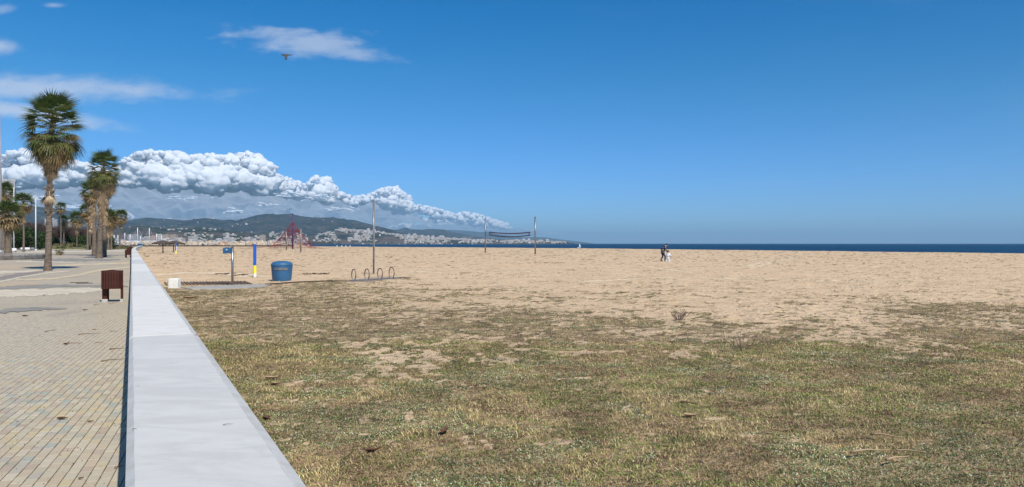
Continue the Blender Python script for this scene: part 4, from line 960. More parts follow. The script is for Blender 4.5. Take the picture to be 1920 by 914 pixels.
# ------------------------------------------------------------------ brown slatted litter bins
M_bin = material('brown_bin_paint', (.062, .017, .011), (.085, .027, .017), 4, .55, spec=.2, bump=.1, bdist=.002, bscale=40); M_bin2 = material('bin_inside_and_shade', (.02, .012, .010), None, 1, .8); M_foot = material('pale_foot', (.52, .50, .46), (.42, .40, .37), 9, .8)
bins = []
def litter_bin(loc, rz, label):
    if bins:
        src = bins[0]; r = src.copy(); COL.objects.link(r); r.location = loc; r.rotation_euler = (0, 0, rz); r['label'] = label
        for ch in list(src.children):
            c = ch.copy(); COL.objects.link(c); c.parent = r
            for g in ch.children: d = g.copy(); COL.objects.link(d); d.parent = c
        bins.append(r); return r
    e = thing('litter_bin', label, 'litter bin', loc, rz, 'brown slatted litter bins along the wall'); bins.append(e)
    a, b_, z0, z1 = .262, .20, .385, .915
    def oval(u, k=1.0):
        t = u*2*math.pi; c, s_ = math.cos(t), math.sin(t); return Vector((math.copysign(abs(c)**.55, c)*a*k, math.copysign(abs(s_)**.55, s_)*b_*k, 0))
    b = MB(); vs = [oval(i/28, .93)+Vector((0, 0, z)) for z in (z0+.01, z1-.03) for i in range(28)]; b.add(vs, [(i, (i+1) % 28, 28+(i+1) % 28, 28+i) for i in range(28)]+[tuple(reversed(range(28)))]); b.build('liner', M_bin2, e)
    N = 22; us = np.linspace(0, 1, 601); pp = np.array([oval(u)[:] for u in us]); cl = np.concatenate([[0], np.cumsum(np.linalg.norm(np.diff(pp, axis=0), axis=1))])
    for i in range(N):
        u = float(np.interp((i+.5)/N*cl[-1], cl, us)); p = oval(u); gap = cl[-1]/N; tn = (Vector(oval(float(np.interp(min(cl[-1], (i+.9)/N*cl[-1]), cl, us))))-Vector(oval(float(np.interp((i+.1)/N*cl[-1], cl, us))))).normalized()
        s = MB(); s.box((0, 0, (z0+z1)/2), (gap*.74, .014, z1-z0), bev=.002); o = s.build('slat', M_bin, e); o.location = p; o.rotation_euler = (0, 0, math.atan2(tn.y, tn.x))
    for z in (z0+.03, z1-.03):
        b = MB(); vs = []
        for i in range(28):
            for k, dz in ((1.035, -.02), (1.035, .02), (.97, .02), (.97, -.02)): vs.append(oval(i/28, k)+Vector((0, 0, z+dz)))
        b.add(vs, [(4*i+j, 4*((i+1) % 28)+j, 4*((i+1) % 28)+(j+1) % 4, 4*i+(j+1) % 4) for i in range(28) for j in range(4)]); b.build('band', M_bin, e)
    for sx_, wd in ((-1, .13), (1, .06)):
        b = MB(); b.box((sx_*(a-.06 if sx_ < 0 else a+.0), 0, .27), (wd, .05, .46)); o = b.build('leg', M_bin, e)
        f = MB(); f.box((sx_*(a-.06 if sx_ < 0 else a+.0), 0, .035), (wd+.03, .09, .10), taper=.9, bev=.008); f.build('foot', M_foot, o)
    b = MB(); b.box((-.16, .1, .25), (.08, .03, .42)); b.build('shaded_leg', M_bin2, e)  # near-black piece gives the shaded part of the left post
    b = MB(); b.tube([oval(.0, .93)+Vector((0, 0, z1-.02)), Vector((0, 0, z1+.015)), oval(.5, .93)+Vector((0, 0, z1-.02))], .012, 6); b.build('hinge_rod', M_bin2, e)
    return e
litter_bin(at(210.5, 566.5), .18, 'nearest brown slatted litter bin standing alone beside the wall')
for (x, y, lab) in [(239.5, 485.5, 'second brown slatted litter bin along the wall, first one in the far row'), (241.5, 479.0, 'third brown litter bin along the wall, overlapping the one in front'),
                    (243.3, 474.4, 'fourth brown litter bin along the wall, small and far'), (245.0, 471.0, 'farthest brown litter bin near the end of the wall')]:
    o = litter_bin(at(x, y), .18, lab); k = 1.0; o.scale = (k, k, k*1.1)

# ------------------------------------------------------------------ plaza bits
M_iron = material('grate_iron', (.06, .055, .05), (.10, .09, .08), 9, .7); M_twig = material('dry_twig', (.13, .075, .045), (.22, .14, .09), 8, .9); M_dleaf = material('dead_leaf', (.10, .045, .025), (.18, .09, .05), 12, .9); M_straw = material('dry_palm_fibre', (.42, .30, .18), (.30, .20, .12), 12, .9)
for x0, x1, y, lab in [(131, 166, 530.6, 'long dark drainage grate set in the plaza, left of the pair'), (143, 174, 532.2, 'shorter dark drainage grate set in the plaza just in front of the other')]:
    A, B_ = at(x0, y), at(x1, y-.6); L = (B_-A).length; e = thing('drain_grate', lab, 'drain grate', (A+B_)/2+Vector((0, 0, .008)), math.atan2(B_.y-A.y, B_.x-A.x), 'drain grates in the plaza')
    b = MB(); b.box((0, .13, 0), (L, .03, .02)); b.box((0, -.13, 0), (L, .03, .02)); b.build('grate_frame', M_iron, e)
    b = MB(); [b.box((-L/2+.03+i*.06, 0, 0), (.025, .23, .016)) for i in range(int(L/.06))]; tag(b.build('grate_bar', M_iron, e), kind='stuff')
def twig(name, A, B_, r, mat, label, cat, kn=6, curl=.12, lift=.01):
    r *= .6; pts = []; d = B_-A
    for i in range(kn+1):
        t = i/kn; pts.append(A+d*t+Vector((-d.y, d.x, 0))*curl*math.sin(t*3.1)*random.uniform(.4, 1)+Vector((0, 0, lift+r+abs(math.sin(t*4))*r)))
    b = MB(); b.tube(pts, [r*(1.2-.8*i/kn) for i in range(kn+1)], 5); return tag(b.build(name, mat), label, cat)
random.seed(5)
for (x0, y0, x1, y1, r, lab) in [(205, 657.5, 233, 655.5, .014, 'thick dry twig lying against the foot of the wall, farther of two'), (190, 680, 233, 675.5, .013, 'long dry twig touching the wall foot, nearer of two'), (147, 629, 188, 627, .012, 'long thin twig on the paving behind the curled leaf'), (124, 646, 157, 645.3, .010, 'thin stem trailing from the curled leaf on the paving'),
                                 (84, 624, 108, 620, .010, 'forked twig on the paving at middle left'), (179, 644.8, 196, 643.5, .009, 'short twig on the paving between the two rows of longer ones'), (206, 622.7, 221, 623.4, .009, 'short twig near the wall above the other twigs'),
                                 (174, 619.8, 181, 620.2, .014, 'stubby dark bit of bark on the paving'), (143, 750, 166, 748.5, .005, 'pale straw-thin stem on the near paving'), (215, 881, 231, 877, .008, 'dark twig lying half in the wall shadow'), (82, 556, 90, 552, .012, 'dark twig on the paving beside the cream band'),
                                 (176, 573, 188, 571.5, .012, 'small twig on the paving near the nearest bin'), (204, 571, 221, 568.7, .010, 'twig on the ground right behind the nearest bin')]:
    twig('twig', at(x0, y0), at(x1, y1), r, M_twig if r > .006 else M_straw, lab, 'twig', curl=.05)
for x0, y0, x1, y1, lab in [(248, 806, 257, 804.5, 'tiny dark twig bit on top of the wall near its left edge'), (418, 797.5, 437, 796, 'hair-thin dry stem lying on top of the wall')]:
    twig('twig', at(x0, y0, WH+.004), at(x1, y1, WH+.004), .0028, M_twig, lab, 'twig', curl=.1, lift=0)
def leaf(x, y, L, rz, lab, mat, name='dead_leaf', curl=.25):
    b = MB(); vs = []
    for i in range(6):
        t = i/5; wd = math.sin(math.pi*(.12+.8*t))*L*.22*(1.3-t); z = .012+curl*L*(t-.4)**2
        vs += [(-L/2+L*t, -wd, z+wd*.7), (-L/2+L*t, 0, z-.004), (-L/2+L*t, wd, z+wd*.7), (-L/2+L*t, 0, z+.004)]
    b.add(vs, [(4*i+j, 4*i+4+j, 4*i+4+(j+1) % 4, 4*i+(j+1) % 4) for i in range(5) for j in range(4)]+[(3, 2, 1, 0), (20, 21, 22, 23)]); o = b.build(name, mat); o.location = at(x, y, .006); o.rotation_euler = (0, 0, rz); return tag(o, lab, 'leaf')
leaf(117, 787.5, .10, .1, 'curled dark brown leaf lying on the near paving', M_dleaf); leaf(125, 647, .13, 1.3, 'curled red-brown leaf on the paving at the end of a long stem', M_dleaf, curl=.9)
leaf(48, 594, .16, 0, 'dark leaf on the grey paving patch at the left', M_dleaf); leaf(160, 582.5, .12, .3, 'small dark leaf on the paving left of the nearest bin foot', M_dleaf)
leaf(170, 792.7, .05, .4, 'small dark leaf on the near paving right of the curled leaf', M_dleaf); leaf(152, 899.8, .035, .8, 'tiny dark leaf at the lower edge of the paving', M_dleaf)
n = 900; u = rng.uniform(-6, 239, n); Y = 5.0*np.exp(rng.uniform(0, 1.7, n)); X = (u-960)*Y/F; k = s_of(X, Y) < -.1; X, Y = X[k], Y[k]; n = len(X)
sz = rng.uniform(.004, .014, n)*(Y/7)**.5; p = np.stack([X, Y, np.full(n, .009)], -1)
tag(tri_cloud('paving_litter', p, rng.normal(size=(n, 3))*[1, 1, .3]+[0, 0, .3], sz, np.array([(.08, .05, .035), (.15, .10, .06), (.05, .045, .03)])[rng.integers(0, 3, n)]), 'fine dark crumbs of leaf and grit scattered on the paving', 'litter', kind='stuff')

# ------------------------------------------------------------------ beach furniture
def pole(label, x, y, ytop, r, name='metal_pole', cat='pole', mat=None, cap=True, group=None, two=False):
    b0 = at(x, y); h_ = (HY-ytop)/F*b0.y+H; e = thing(name, label, cat, b0, 0, group)
    b = MB(); b.tube([(0, 0, -.3), (0, 0, h_)], [r, r], 14); b.build('shaft', mat or M_steel, e)
    if two:
        b = MB(); b.box((r*1.25, -r*.1, h_/2), (r*.55, r*.9, h_-.1)); b.build('highlight_strip', M_galv, e)  # pale strip stands for the highlight down the shaft's right side
    b = MB(); b.lathe([(r*1.15, h_-.02), (r*1.15, h_+.03), (r*.6, h_+.05)], n=12); b.build('cap', M_steel, e)
    b = MB(); b.lathe([(r*1.5, 0), (r*1.5, .03), (r*1.05, .05)], n=12); b.build('collar', M_galv, e); return e, h_, b0
pole('tall metal pole with a pale highlight strip behind the row of bike hoops', 700.5, 515.5, 376, .042, two=True)
pL, hL, bL = pole('left post of the volleyball net out on the sand', 910, 474.5, 409, .11, 'net_post', 'post', group='volleyball net posts')
pR, hR, bR = pole('right post of the volleyball net out on the sand', 1003.5, 477.5, 407, .12, 'net_post', 'post', group='volleyball net posts')
pole('left post flanking the red climbing net', 537, 470.0, 433, .13, 'net_post', 'post', group='posts beside the climbing net')
pole('right post flanking the red climbing net', 563.8, 472.8, 430, .12, 'net_post', 'post', group='posts beside the climbing net', two=True)
# volleyball net with tape borders
M_tape = material('net_tape', (.09, .03, .045), (.12, .05, .06), 5, .8); M_cord = material('net_cord', (.16, .15, .20), None, 1, .9)
Yn = (bL.y+bR.y)/2; e = thing('volleyball_net', 'dark-bordered volleyball net sagging between its two posts', 'volleyball net', (0, 0, 0))
def netp(t, v):     # t along, v 0 bottom..1 top
    x = lerp(918, 993.5, t); sag = 4*t*(1-t); yt = lerp(435.3, 435.8, t)+2.6*sag; yb = lerp(441.2, 441.5, t)+3.2*sag; Y = lerp(bL.y, bR.y, lerp(.08, .9, t)); return px(x, Y, (HY-lerp(yb, yt, v))/F*Y+H)
b = MB(); b.tube([netp(i/20, 1) for i in range(21)], .085, 6); b.build('top_tape', M_tape, e)
b = MB(); b.tube([netp(i/20, 0) for i in range(21)], .075, 6); b.build('bottom_tape', M_tape, e)
for t in (0, 1):
    b = MB(); b.tube([netp(t, 0), netp(t, 1)], .06, 6); b.build('side_tape', M_tape, e)
for t in (.035, .965):
    b = MB(); b.tube([netp(t, 0), netp(t, 1)], .03, 6); b.build('side_batten', M_tape, e)
b = MB()
for i in range(1, 60): b.tube([netp(i/60, 0), netp(i/60, 1)], .006, 3, cap=False)
for i in range(1, 6): b.tube([netp(k/20, i/6) for k in range(21)], .006, 3, cap=False)
tag(b.build('mesh_cord', M_cord, e), kind='stuff')
for t, v, pp, zz in ((0, 1, bL, 432.5), (0, 0, bL, 441), (1, 1, bR, 435), (1, 0, bR, 441)):
    b = MB(); b.tube([netp(t, v), Vector((pp.x, pp.y, (HY-zz)/F*pp.y+H))], .022, 5); b.build('guy_rope', M_cord, e)
# pyramid climbing net
M_red = material('red_rope', (.25, .025, .04), (.18, .018, .04), 3, .8); M_mastb = material('purple_mast_paint', (.045, .025, .13), (.06, .04, .16), 3, .5)
cb = at(548.5, 467.2); Yc = cb.y; hM = (HY-402)/F*Yc+H; e = thing('climbing_net', 'pyramid climbing net of red ropes hung from a tall dark violet mast', 'climbing net', cb)
b = MB(); b.tube([(0, 0, -.3), (0, 0, hM)], [.20, .14], 12); b.build('mast', M_mastb, e); b = MB(); b.blob((0, 0, hM), .24, 10); b.build('mast_cap', M_mastb, e)
RB, K = 7.4, 8
anc = [Vector((math.cos(a)*RB, math.sin(a)*RB, .0)) for a in [2*math.pi*(k+.3)/K for k in range(K)]]
top = Vector((0, 0, hM*.80))
for k, A in enumerate(anc):
    b = MB(); b.tube([top, A*.5+Vector((0, 0, hM*.80*.36)), A], .045, 5); b.build('stay_rope', M_red, e)
    B2 = anc[(k+1) % K]; b = MB()
    for r in range(1, 15):
        t = r/15; f = lambda q: top*(1-t)+q*t-Vector((0, 0, .5*math.sin(math.pi*t)))
        b.tube([f(A), (f(A)+f(B2))/2, f(B2)], .030, 4, cap=False)
    for c in range(1, 5): q = A*(1-c/5)+B2*c/5; b.tube([top*.75+q*.25-Vector((0, 0, .4)), top*.4+q*.6-Vector((0, 0, .5)), q], .026, 4, cap=False)
    b.build('net_panel', M_red, e)
    b = MB()
    for r in range(1, 8):
        z = hM*.80*(1-r/8.5); rr = RB*r/8.5
        b.tube([Vector((0, 0, z)), Vector((A.x/RB*rr, A.y/RB*rr, z*.96))], .026, 4, cap=False)
        b.tube([Vector((A.x/RB*rr*.55, A.y/RB*rr*.55, z)), Vector((B2.x/RB*rr*.55, B2.y/RB*rr*.55, z))], .026, 4, cap=False)
    b.build('inner_net', M_red, e)
    b = MB(); b.blob(A+Vector((0, 0, .02)), (.3, .3, .12), 8); b.build('anchor', M_galv, e)
for a_, L in ((2.9, 15), (3.3, 17), (.1, 11), (-.2, 10)):
    b = MB(); b.tube([Vector((0, 0, hM*.2)), Vector((math.cos(a_)*L*.5, math.sin(a_)*L*.2, hM*.07)), Vector((math.cos(a_)*L, math.sin(a_)*L*.35, .03))], .035, 5); b.build('guy_rope', M_red, e)
# thin light frames by the water
for k, (x, lab) in enumerate([(632, 'first thin pale frame from the left near the waterline beyond the climbing net'), (641, 'second thin pale frame from the left near the waterline'), (648.5, 'third thin pale frame near the waterline'), (656.5, 'fourth and rightmost thin pale frame near the waterline')]):
    c = at(x, 463.9); s = c.y/F; e = thing('pale_frame', lab, 'frame', c, 0, 'thin pale frames by the waterline')
    for q in (-1, 1): b = MB(); b.tube([(q*1.6*s, 0, 0), (q*.3*s, 0, 3.4*s)], .07, 5); b.build('leg', M_hull, e)
    b = MB(); b.tube([(-.9*s, 0, 1.6*s), (.9*s, 0, 1.6*s)], .06, 5); b.build('crossbar', M_hull, e)
# thatched parasols
M_thatch = material('dark_thatch', (.055, .042, .035), (.10, .08, .065), 6, 1, bump=.8, bdist=.05, bscale=20); M_wood = material('dark_post_wood', (.07, .05, .04), (.11, .08, .06), 8, .9)
def parasol(x, y, r, ytop, ybot, lab):
    c = at(x, y); zt = (HY-ytop)/F*c.y+H; ze = (HY-ybot)/F*c.y+H; e = thing('thatched_parasol', lab, 'parasol', c, 0, 'thatched parasols on the beach')
    b = MB(); b.tube([(0, 0, -.2), (0, 0, zt-.1)], .09, 10); b.build('post', M_wood, e)
    b = MB(); n = 40; vs = []
    for rr, z in ((.06, zt+.1), (r*.5, lerp(zt, ze, .35)), (r, ze), (r*1.01, ze-.22), (r*.5, lerp(zt, ze, .35)-.15), (.06, zt-.12)):
        for k in range(n): a = 2*math.pi*k/n; q = rr*(1+random.uniform(-.06, .06)); vs.append((q*math.cos(a), q*math.sin(a), z+random.uniform(-.06, .06)*(rr > .1)))
    b.add(vs, [(i*n+k, i*n+(k+1) % n, (i+1)*n+(k+1) % n, (i+1)*n+k) for i in range(5) for k in range(n)]); b.build('thatch', M_thatch, e)
    for k in range(6): a = k*math.pi/3; b = MB(); b.tube([(0, 0, ze-.5), (math.cos(a)*r*.7, math.sin(a)*r*.7, ze-.05)], .035, 5); b.build('strut', M_wood, e)
parasol(305.5, 475, 1.75, 451.8, 456.0, 'left thatched parasol on a thin post, at the left of the beach'); parasol(325.5, 472.5, 2.2, 452.6, 456.8, 'right thatched parasol half behind the far blue and yellow post')
# blue and yellow posts
M_pblue = material('post_blue', (.012, .085, .42), (.015, .10, .46), 4, .45); M_pyel = material('post_yellow', (.80, .72, .03), (.74, .66, .04), 4, .5); M_pwht = material('post_white', (.72, .72, .68), (.6, .6, .56), 5, .7)
def marker(x, y, ytop, wpx, fr, label, pale=False):
    c = at(x, y); hgt = (HY-ytop)/F*c.y+H; wd = wpx/F*c.y; e = thing('marker_post', label, 'marker post', c, R(28), 'blue and yellow marker posts')
    z = -.3
    for nm, mt, t in (('white_foot', M_pwht, fr[0]), ('yellow_band', M_pyel, fr[1]), ('blue_shaft', M_pblue, 1.0)):
        zt = hgt*t; 
        if zt > z+.01: b = MB(); b.box((0, 0, (z+zt)/2), (wd, wd, zt-z)); b.build(nm, mt, e); z = zt
    b = MB(); b.box((0, 0, hgt+.008), (wd*.92, wd*.92, .02)); b.build('cap', M_pwht, e)
    if pale: b = MB(); b.box((wd*.3, -wd*.51, hgt*.52), (wd*.4, .01, hgt*.55)); b.build('pale_stripe', M_pwht, e)
    return e
marker(477.7, 520.3, 458, 5.0, (.115, .36), 'nearer square post painted blue above, yellow and white below, left of the blue bin')
marker(330, 475.8, 458, 2.8, (.02, .28), 'far small blue post with a pale yellow foot beside the thatched parasols', True)
# foot shower
e0 = at(435.8, 536.3); hS = (HY-463)/F*e0.y+H; e = thing('foot_shower', 'steel shower post with a blue rounded box at its top standing on a concrete pad', 'shower', e0)
M_chrome = material('brushed_steel', (.30, .27, .25), (.42, .40, .38), 3, .32, metal=.85); M_bluep = material('blue_plastic', (.028, .11, .23), (.04, .14, .27), 3, .5, bump=.1, bdist=.003, bscale=60)
b = MB(); b.tube([(0, 0, 0), (0, 0, hS)], .047, 20); b.build('post', M_chrome, e); b = MB(); b.lathe([(.075, 0), (.075, .012), (.05, .02)], n=18); b.build('base_flange', M_galv, e)
b = MB(); b.blob((.0, -.055, .86), (.016, .016, .016), 8); b.build('push_button', M_galv, e)
for sx_ in (-.03, .035): b = MB(); b.tube([(sx_, 0, hS-.02), (sx_, -.02, hS+.03), (sx_, -.08, hS+.02)], .014, 6); b.build('nozzle', M_chrome, e)
b = MB(); pr = []
for i in range(9): a = math.pi*(1-i/8); pr.append((math.cos(a)*.16, .05+math.sin(a)*.055))
pr = [(-.15, -.14)]+pr+[(.15, -.14)]
vs = [(-.205+x, y_, hS-.13+z) for y_ in (-.07, .07) for x, z in pr]; n_ = len(pr); b.add(vs, [tuple(range(n_)), tuple(reversed(range(n_, 2*n_)))]+[(i, n_+i, n_+(i+1) % n_, (i+1) % n_) for i in range(n_)]); o = b.build('blue_box', M_bluep, e)
bb_ = MB(); bb_.box((-.205, -.074, hS-.12), (.045, .006, .05)); bb_.build('white_mark', M_pwht, o); bb_ = MB(); bb_.box((-.205, -.074, hS-.20), (.26, .006, .012)); bb_.build('groove', M_blk, o)
# concrete pad, slatted mat, white block
M_conc = material('pad_concrete', (.33, .31, .28), (.42, .39, .34), 3, .9, bump=.3, bdist=.01, bscale=30); M_slat = material('gap_shade_timber', (.20, .14, .10), (.15, .11, .08), 7, .9)
def padpoly(name, pts, z, th, mat, label, cat):
    b = MB(); t_ = [at(x, y, z) for x, y in pts]; n_ = len(t_); b.add([*t_, *[p-Vector((0, 0, th)) for p in t_]], [tuple(range(n_)), tuple(reversed(range(n_, 2*n_)))]+[(i, n_+i, n_+(i+1) % n_, (i+1) % n_) for i in range(n_)])
    return tag(b.build(name, mat), label, cat)
padpoly('concrete_pad', [(345, 540.6), (352, 537.8), (400, 535.6), (470, 533.8), (505, 533.4), (500, 536.2), (470, 538.6), (420, 540.6), (360, 541.8)][::-1], .045, .08, M_conc, 'grey concrete pad under the shower post', 'concrete pad')
e = thing('slatted_mat', 'strip of wooden slats half sunk in sand between the white block and the shower pad', 'slatted mat', at(385, 532))
A, B_ = at(311, 531.8, .03), at(470, 529.8, .03); dd = (B_-A); L = dd.length; dd.normalize(); pn = Vector((-dd.y, dd.x, 0)); n = int(L/.125); rzz = math.atan2(dd.y, dd.x)
sb = MB(); sb.box((0, 0, 0), (.055, 2.5, .03)); sm = sb.mesh('slat', M_slat)  # dark slat colour stands for the shadowed gaps between sandy boards
for i in range(n):
    t = i/n; link('slat', sm, e, A+dd*(L*t)-e.location+Vector((0, 0, random.uniform(-.006, .006))), (0, 0, R(27)+random.uniform(-.012, .012)))
for s_ in (-.9, .9): b = MB(); b.tube([A+pn*s_-e.location-Vector((0, 0, .03)), B_+pn*s_-e.location-Vector((0, 0, .05))], .025, 4); b.build('bearer', M_slat, e)
c = at(327, 540.6); b = MB(); b.box((0, 0, .17), (.37, .34, .40), taper=.97, bev=.025); o = b.build('white_block', material('whitewashed_block', (.80, .79, .72), (.70, .69, .62), 5, .9, bump=.3, bdist=.01, bscale=20)); o.location = c; o.rotation_euler = (0, 0, .05); tag(o, 'whitewashed square block at the edge of the wall beside the slats', 'block')
# big blue bin
c = at(528.5, 527.8); s = c.y/F; w2 = 19.6*s; hB = 38.3*s*.985; c.y += w2*.9; c.x *= c.y/(c.y-w2*.9)
e = thing('beach_bin', 'big round blue plastic bin with a domed lid standing on the sand', 'bin', c)
M_bbin = material('blue_bin_plastic', (.026, .105, .225), (.036, .13, .26), 2.5, .5, bump=.15, bdist=.004, bscale=50)
b = MB(); b.lathe([(w2*.80, -.06), (w2*.84, .0), (w2*.90, hB*.12), (w2*.945, hB*.35), (w2*.985, hB*.62), (w2*1.0, hB*.70), (w2*1.0, hB*.735)], n=40); b.build('body', M_bbin, e)
b = MB(); b.lathe([(w2*.985, hB*.736), (w2*1.02, hB*.745), (w2*1.02, hB*.80), (w2*1.0, hB*.86), (w2*.88, hB*.925), (w2*.62, hB*.975), (w2*.40, hB*.995), (w2*.34, hB*.985)], n=40); lid = b.build('lid', M_bbin, e)
b = MB(); b.lathe([(w2*.335, hB*.975), (w2*.335, hB*.993), (w2*.30, hB*.998)], n=28); b.build('opening', M_blk, lid)
b = MB(); vs = []; r_ = w2*1.003
for i in range(13):
    a = lerp(-2.05, -.72, i/12)
    for z, rr in ((hB*.545, r_*.985), (hB*.665, r_*1.0)): vs.append((math.cos(a)*rr, math.sin(a)*rr, z))
b.add(vs, [(2*i, 2*i+2, 2*i+3, 2*i+1) for i in range(12)]); sol = b.build('label_strip', material('label_grey', (.10, .11, .12), (.16, .17, .18), 6, .6), e)
md = sol.modifiers.new('t', 'SOLIDIFY'); md.thickness = .006; md.offset = 1
b = MB(); random.seed(3)
for i in range(11):
    a = lerp(-1.95, -.82, i/10); rr = r_*1.002; z = hB*.605; 
    if i in (3, 7): continue
    b.box((math.cos(a)*rr, math.sin(a)*rr, z), (.05*random.uniform(.7, 1), .006, .035*random.uniform(.7, 1.2)), a+math.pi/2)
b.build('worn_lettering', material('worn_print', (.30, .27, .24), (.2, .2, .2), 9, .7), sol)
# far blue bin by the breakwater
e = thing('far_blue_bin', 'small blue container at the foot of the breakwater near the wall end', 'container', at(262.5, 463.4))
b = MB(); b.box((0, 0, .75), (2.1, 1.2, 1.5), taper=1.05, bev=.1); b.build('body', M_bluep, e); b = MB(); b.box((0, 0, 1.56), (2.2, 1.3, .14), bev=.04); b.build('lid', M_bluep, e)
# bike hoops
M_hoop = material('hoop_steel', (.17, .115, .085), (.28, .20, .15), 8, .45, metal=.5)
for k, (xc, yt, yb, wp, lab) in enumerate([(663.2, 505.6, 526.3, 10.6, 'leftmost of the four steel bike hoops'), (688, 505.0, 525.4, 11.4, 'second from left of the four steel bike hoops, just left of the tall pole foot'), (712.6, 503.9, 524.4, 12.2, 'third from left of the four steel bike hoops, just right of the tall pole foot'), (734.2, 502.0, 522.8, 12.0, 'rightmost of the four steel bike hoops')]):
    c = at(xc, yb); s = c.y/F; a_ = wp/2*s; hh = (yb-yt)*s; e = thing('bike_hoop', lab, 'bike hoop', c, R(-52), 'row of bike hoops')
    rw = a_/math.cos(R(52)); b = MB(); pts = []
    for i in range(29):
        u = -math.pi*.36+(2*math.pi-.56*math.pi)*i/28; u = math.pi*1.36-(2*math.pi*.86)*i/28
        pts.append((math.cos(u)*rw, 0, hh*.52+math.sin(u)*hh*.50))
    b.tube(pts, .024, 8); b.build('hoop', M_hoop, e)
    for p in (pts[0], pts[-1]): b = MB(); b.lathe([(.045, -.02), (.045, .05), (.03, .07)], c=(p[0], 0, 0), n=10); b.build('foot', M_galv, e)
padpoly('concrete_strip', [(650, 527.4), (668, 524.0), (712, 521.2), (754, 519.6), (756, 521.2), (715, 524.6), (668, 527.8)][::-1], .035, .08, material('strip_concrete', (.20, .18, .17), (.28, .25, .23), 3, .9), 'dark grey concrete strip under the bike hoops', 'concrete strip')
b = MB(); L_ = [(498, 535.0), (560, 530.4), (620, 528.2), (652, 528.6), (690, 527.4), (756, 522.2), (770, 522.6)]
for i in range(len(L_)-1):
    A, B_ = at(*L_[i], 0), at(*L_[i+1], 0); d = (B_-A).normalized(); pnn = Vector((-d.y, d.x, 0))*.03
    b.add([A-pnn+Vector((0, 0, z)) for z in (-.05,)]+[B_-pnn+Vector((0, 0, -.05)), B_+pnn+Vector((0, 0, -.05)), A+pnn+Vector((0, 0, -.05)), A-pnn+Vector((0, 0, .055)), B_-pnn+Vector((0, 0, .055)), B_+pnn+Vector((0, 0, .055)), A+pnn+Vector((0, 0, .055))], [(0, 1, 5, 4), (1, 2, 6, 5), (2, 3, 7, 6), (3, 0, 4, 7), (4, 5, 6, 7)])
tag(b.build('lawn_edging', material('dark_edging', (.05, .035, .025), (.09, .07, .05), 6, .95)), 'thin dark edging board between the turf and the beach', 'edging')

# ------------------------------------------------------------------ debris on the turf and sand
random.seed(9)
for x0, y0, x1, y1, lab in [(1596, 852, 1670, 849, 'long torn palm fibre lying on the right of the turf'), (1632, 818, 1692, 825, 'twisted palm fibre lying above the longest one on the turf'), (1662, 867, 1705, 861, 'pale curved husk lying below the longest fibre on the turf'), (1680, 848, 1735, 851, 'thin pale fibre right of the longest one on the turf'),
                            (1360, 757, 1392, 759, 'pale dry stick in the middle right of the turf'), (1315, 798, 1342, 796.5, 'short pale stick left of the fibres on the turf'), (1276, 757, 1310, 762, 'dark twig among grass in the middle of the turf'), (1835, 885, 1920, 889, 'thin dark twig at the lower right edge of the turf'),
                            (1437, 725, 1452, 727, 'dark stub of twig in the centre right of the turf'), (1788, 716, 1812, 719, 'bleached stick at the right of the turf'), (1842, 797, 1866, 801, 'dark bit of bark near the right edge of the turf')]:
    twig('palm_fibre' if 'fibre' in lab else 'stick', at(x0, y0, .03), at(x1, y1, .03), (.010 if 'thin' in lab else .016), M_straw if ('dark' not in lab) else M_twig, lab, 'debris', curl=.06, lift=.008)
for x, y, L, rz, lab, mt in [(499, 787, .16, 2.2, 'brown seed husk in the turf beside the wall', M_dleaf), (512, 712, .18, .2, 'pale dry leaf on the turf near the wall', M_straw), (518, 722, .14, -.1, 'second pale dry leaf just below the first near the wall', M_straw), (1297, 783, .15, 0, 'orange-brown dry leaf in the middle of the turf', M_straw),
                             (358, 561, .45, .1, 'pale flat bark piece near the wall by the far edge of the turf', M_straw), (834, 812, .18, 1.4, 'upright brown leaf in the lower middle of the turf', M_dleaf), (700, 848, .12, .4, 'dark leaf in a hollow at the lower left of the turf', M_dleaf)]:
    leaf(x, y, L, rz, lab, mt, curl=.5)
M_scrub = material('dead_scrub', (.10, .07, .055), (.17, .125, .095), 5, .95)
def scrub(x, y, w_, hh, n, label, upright=.5, mat=M_scrub):
    c = at(x, y); b = MB()
    for i in range(n):
        a = random.uniform(0, 6.28); r0 = random.uniform(0, .35)*w_; p = Vector((math.cos(a)*r0, math.sin(a)*r0, -.02)); d = Vector((math.cos(a), math.sin(a), 0)); L = hh*random.uniform(.5, 1.05)
        q = p+d*L*random.uniform(.2, 1-upright)+Vector((0, 0, L*.6)); e_ = q+d*L*.3+Vector((random.uniform(-.2, .2), 0, .5))*L; b.tube([p, q, e_], [.007*w_*2, .005*w_*2, .002], 4, cap=False)
        if i % 2 == 0: b.tube([q, q+Vector((random.uniform(-1, 1), random.uniform(-1, 1), .8))*L*.4], [.006, .002], 3, cap=False)
    o = b.build('dead_bush', mat); o.location = c; tag(o, label, 'dry bush')
scrub(1273, 601, .30, .26, 40, 'small dark dead bush of upright stubs on the sandy edge of the turf'); scrub(1392, 655, .36, .30, 18, 'loose dead bush with long thin stalks spreading on the turf', .1)
for x, y, lab in [(271.5, 477, 'nearest of the small dark weeds at the beach side of the wall foot'), (275, 482.5, 'small weed growing out at the far beach foot of the wall'), (259.5, 470.5, 'tiny dark weed at the far beach foot of the wall'), (287.5, 470.4, 'small dark heap of seaweed on the sand near the wall')]:
    scrub(x, y, .45, .32, 26, lab, .3, M_scrub)

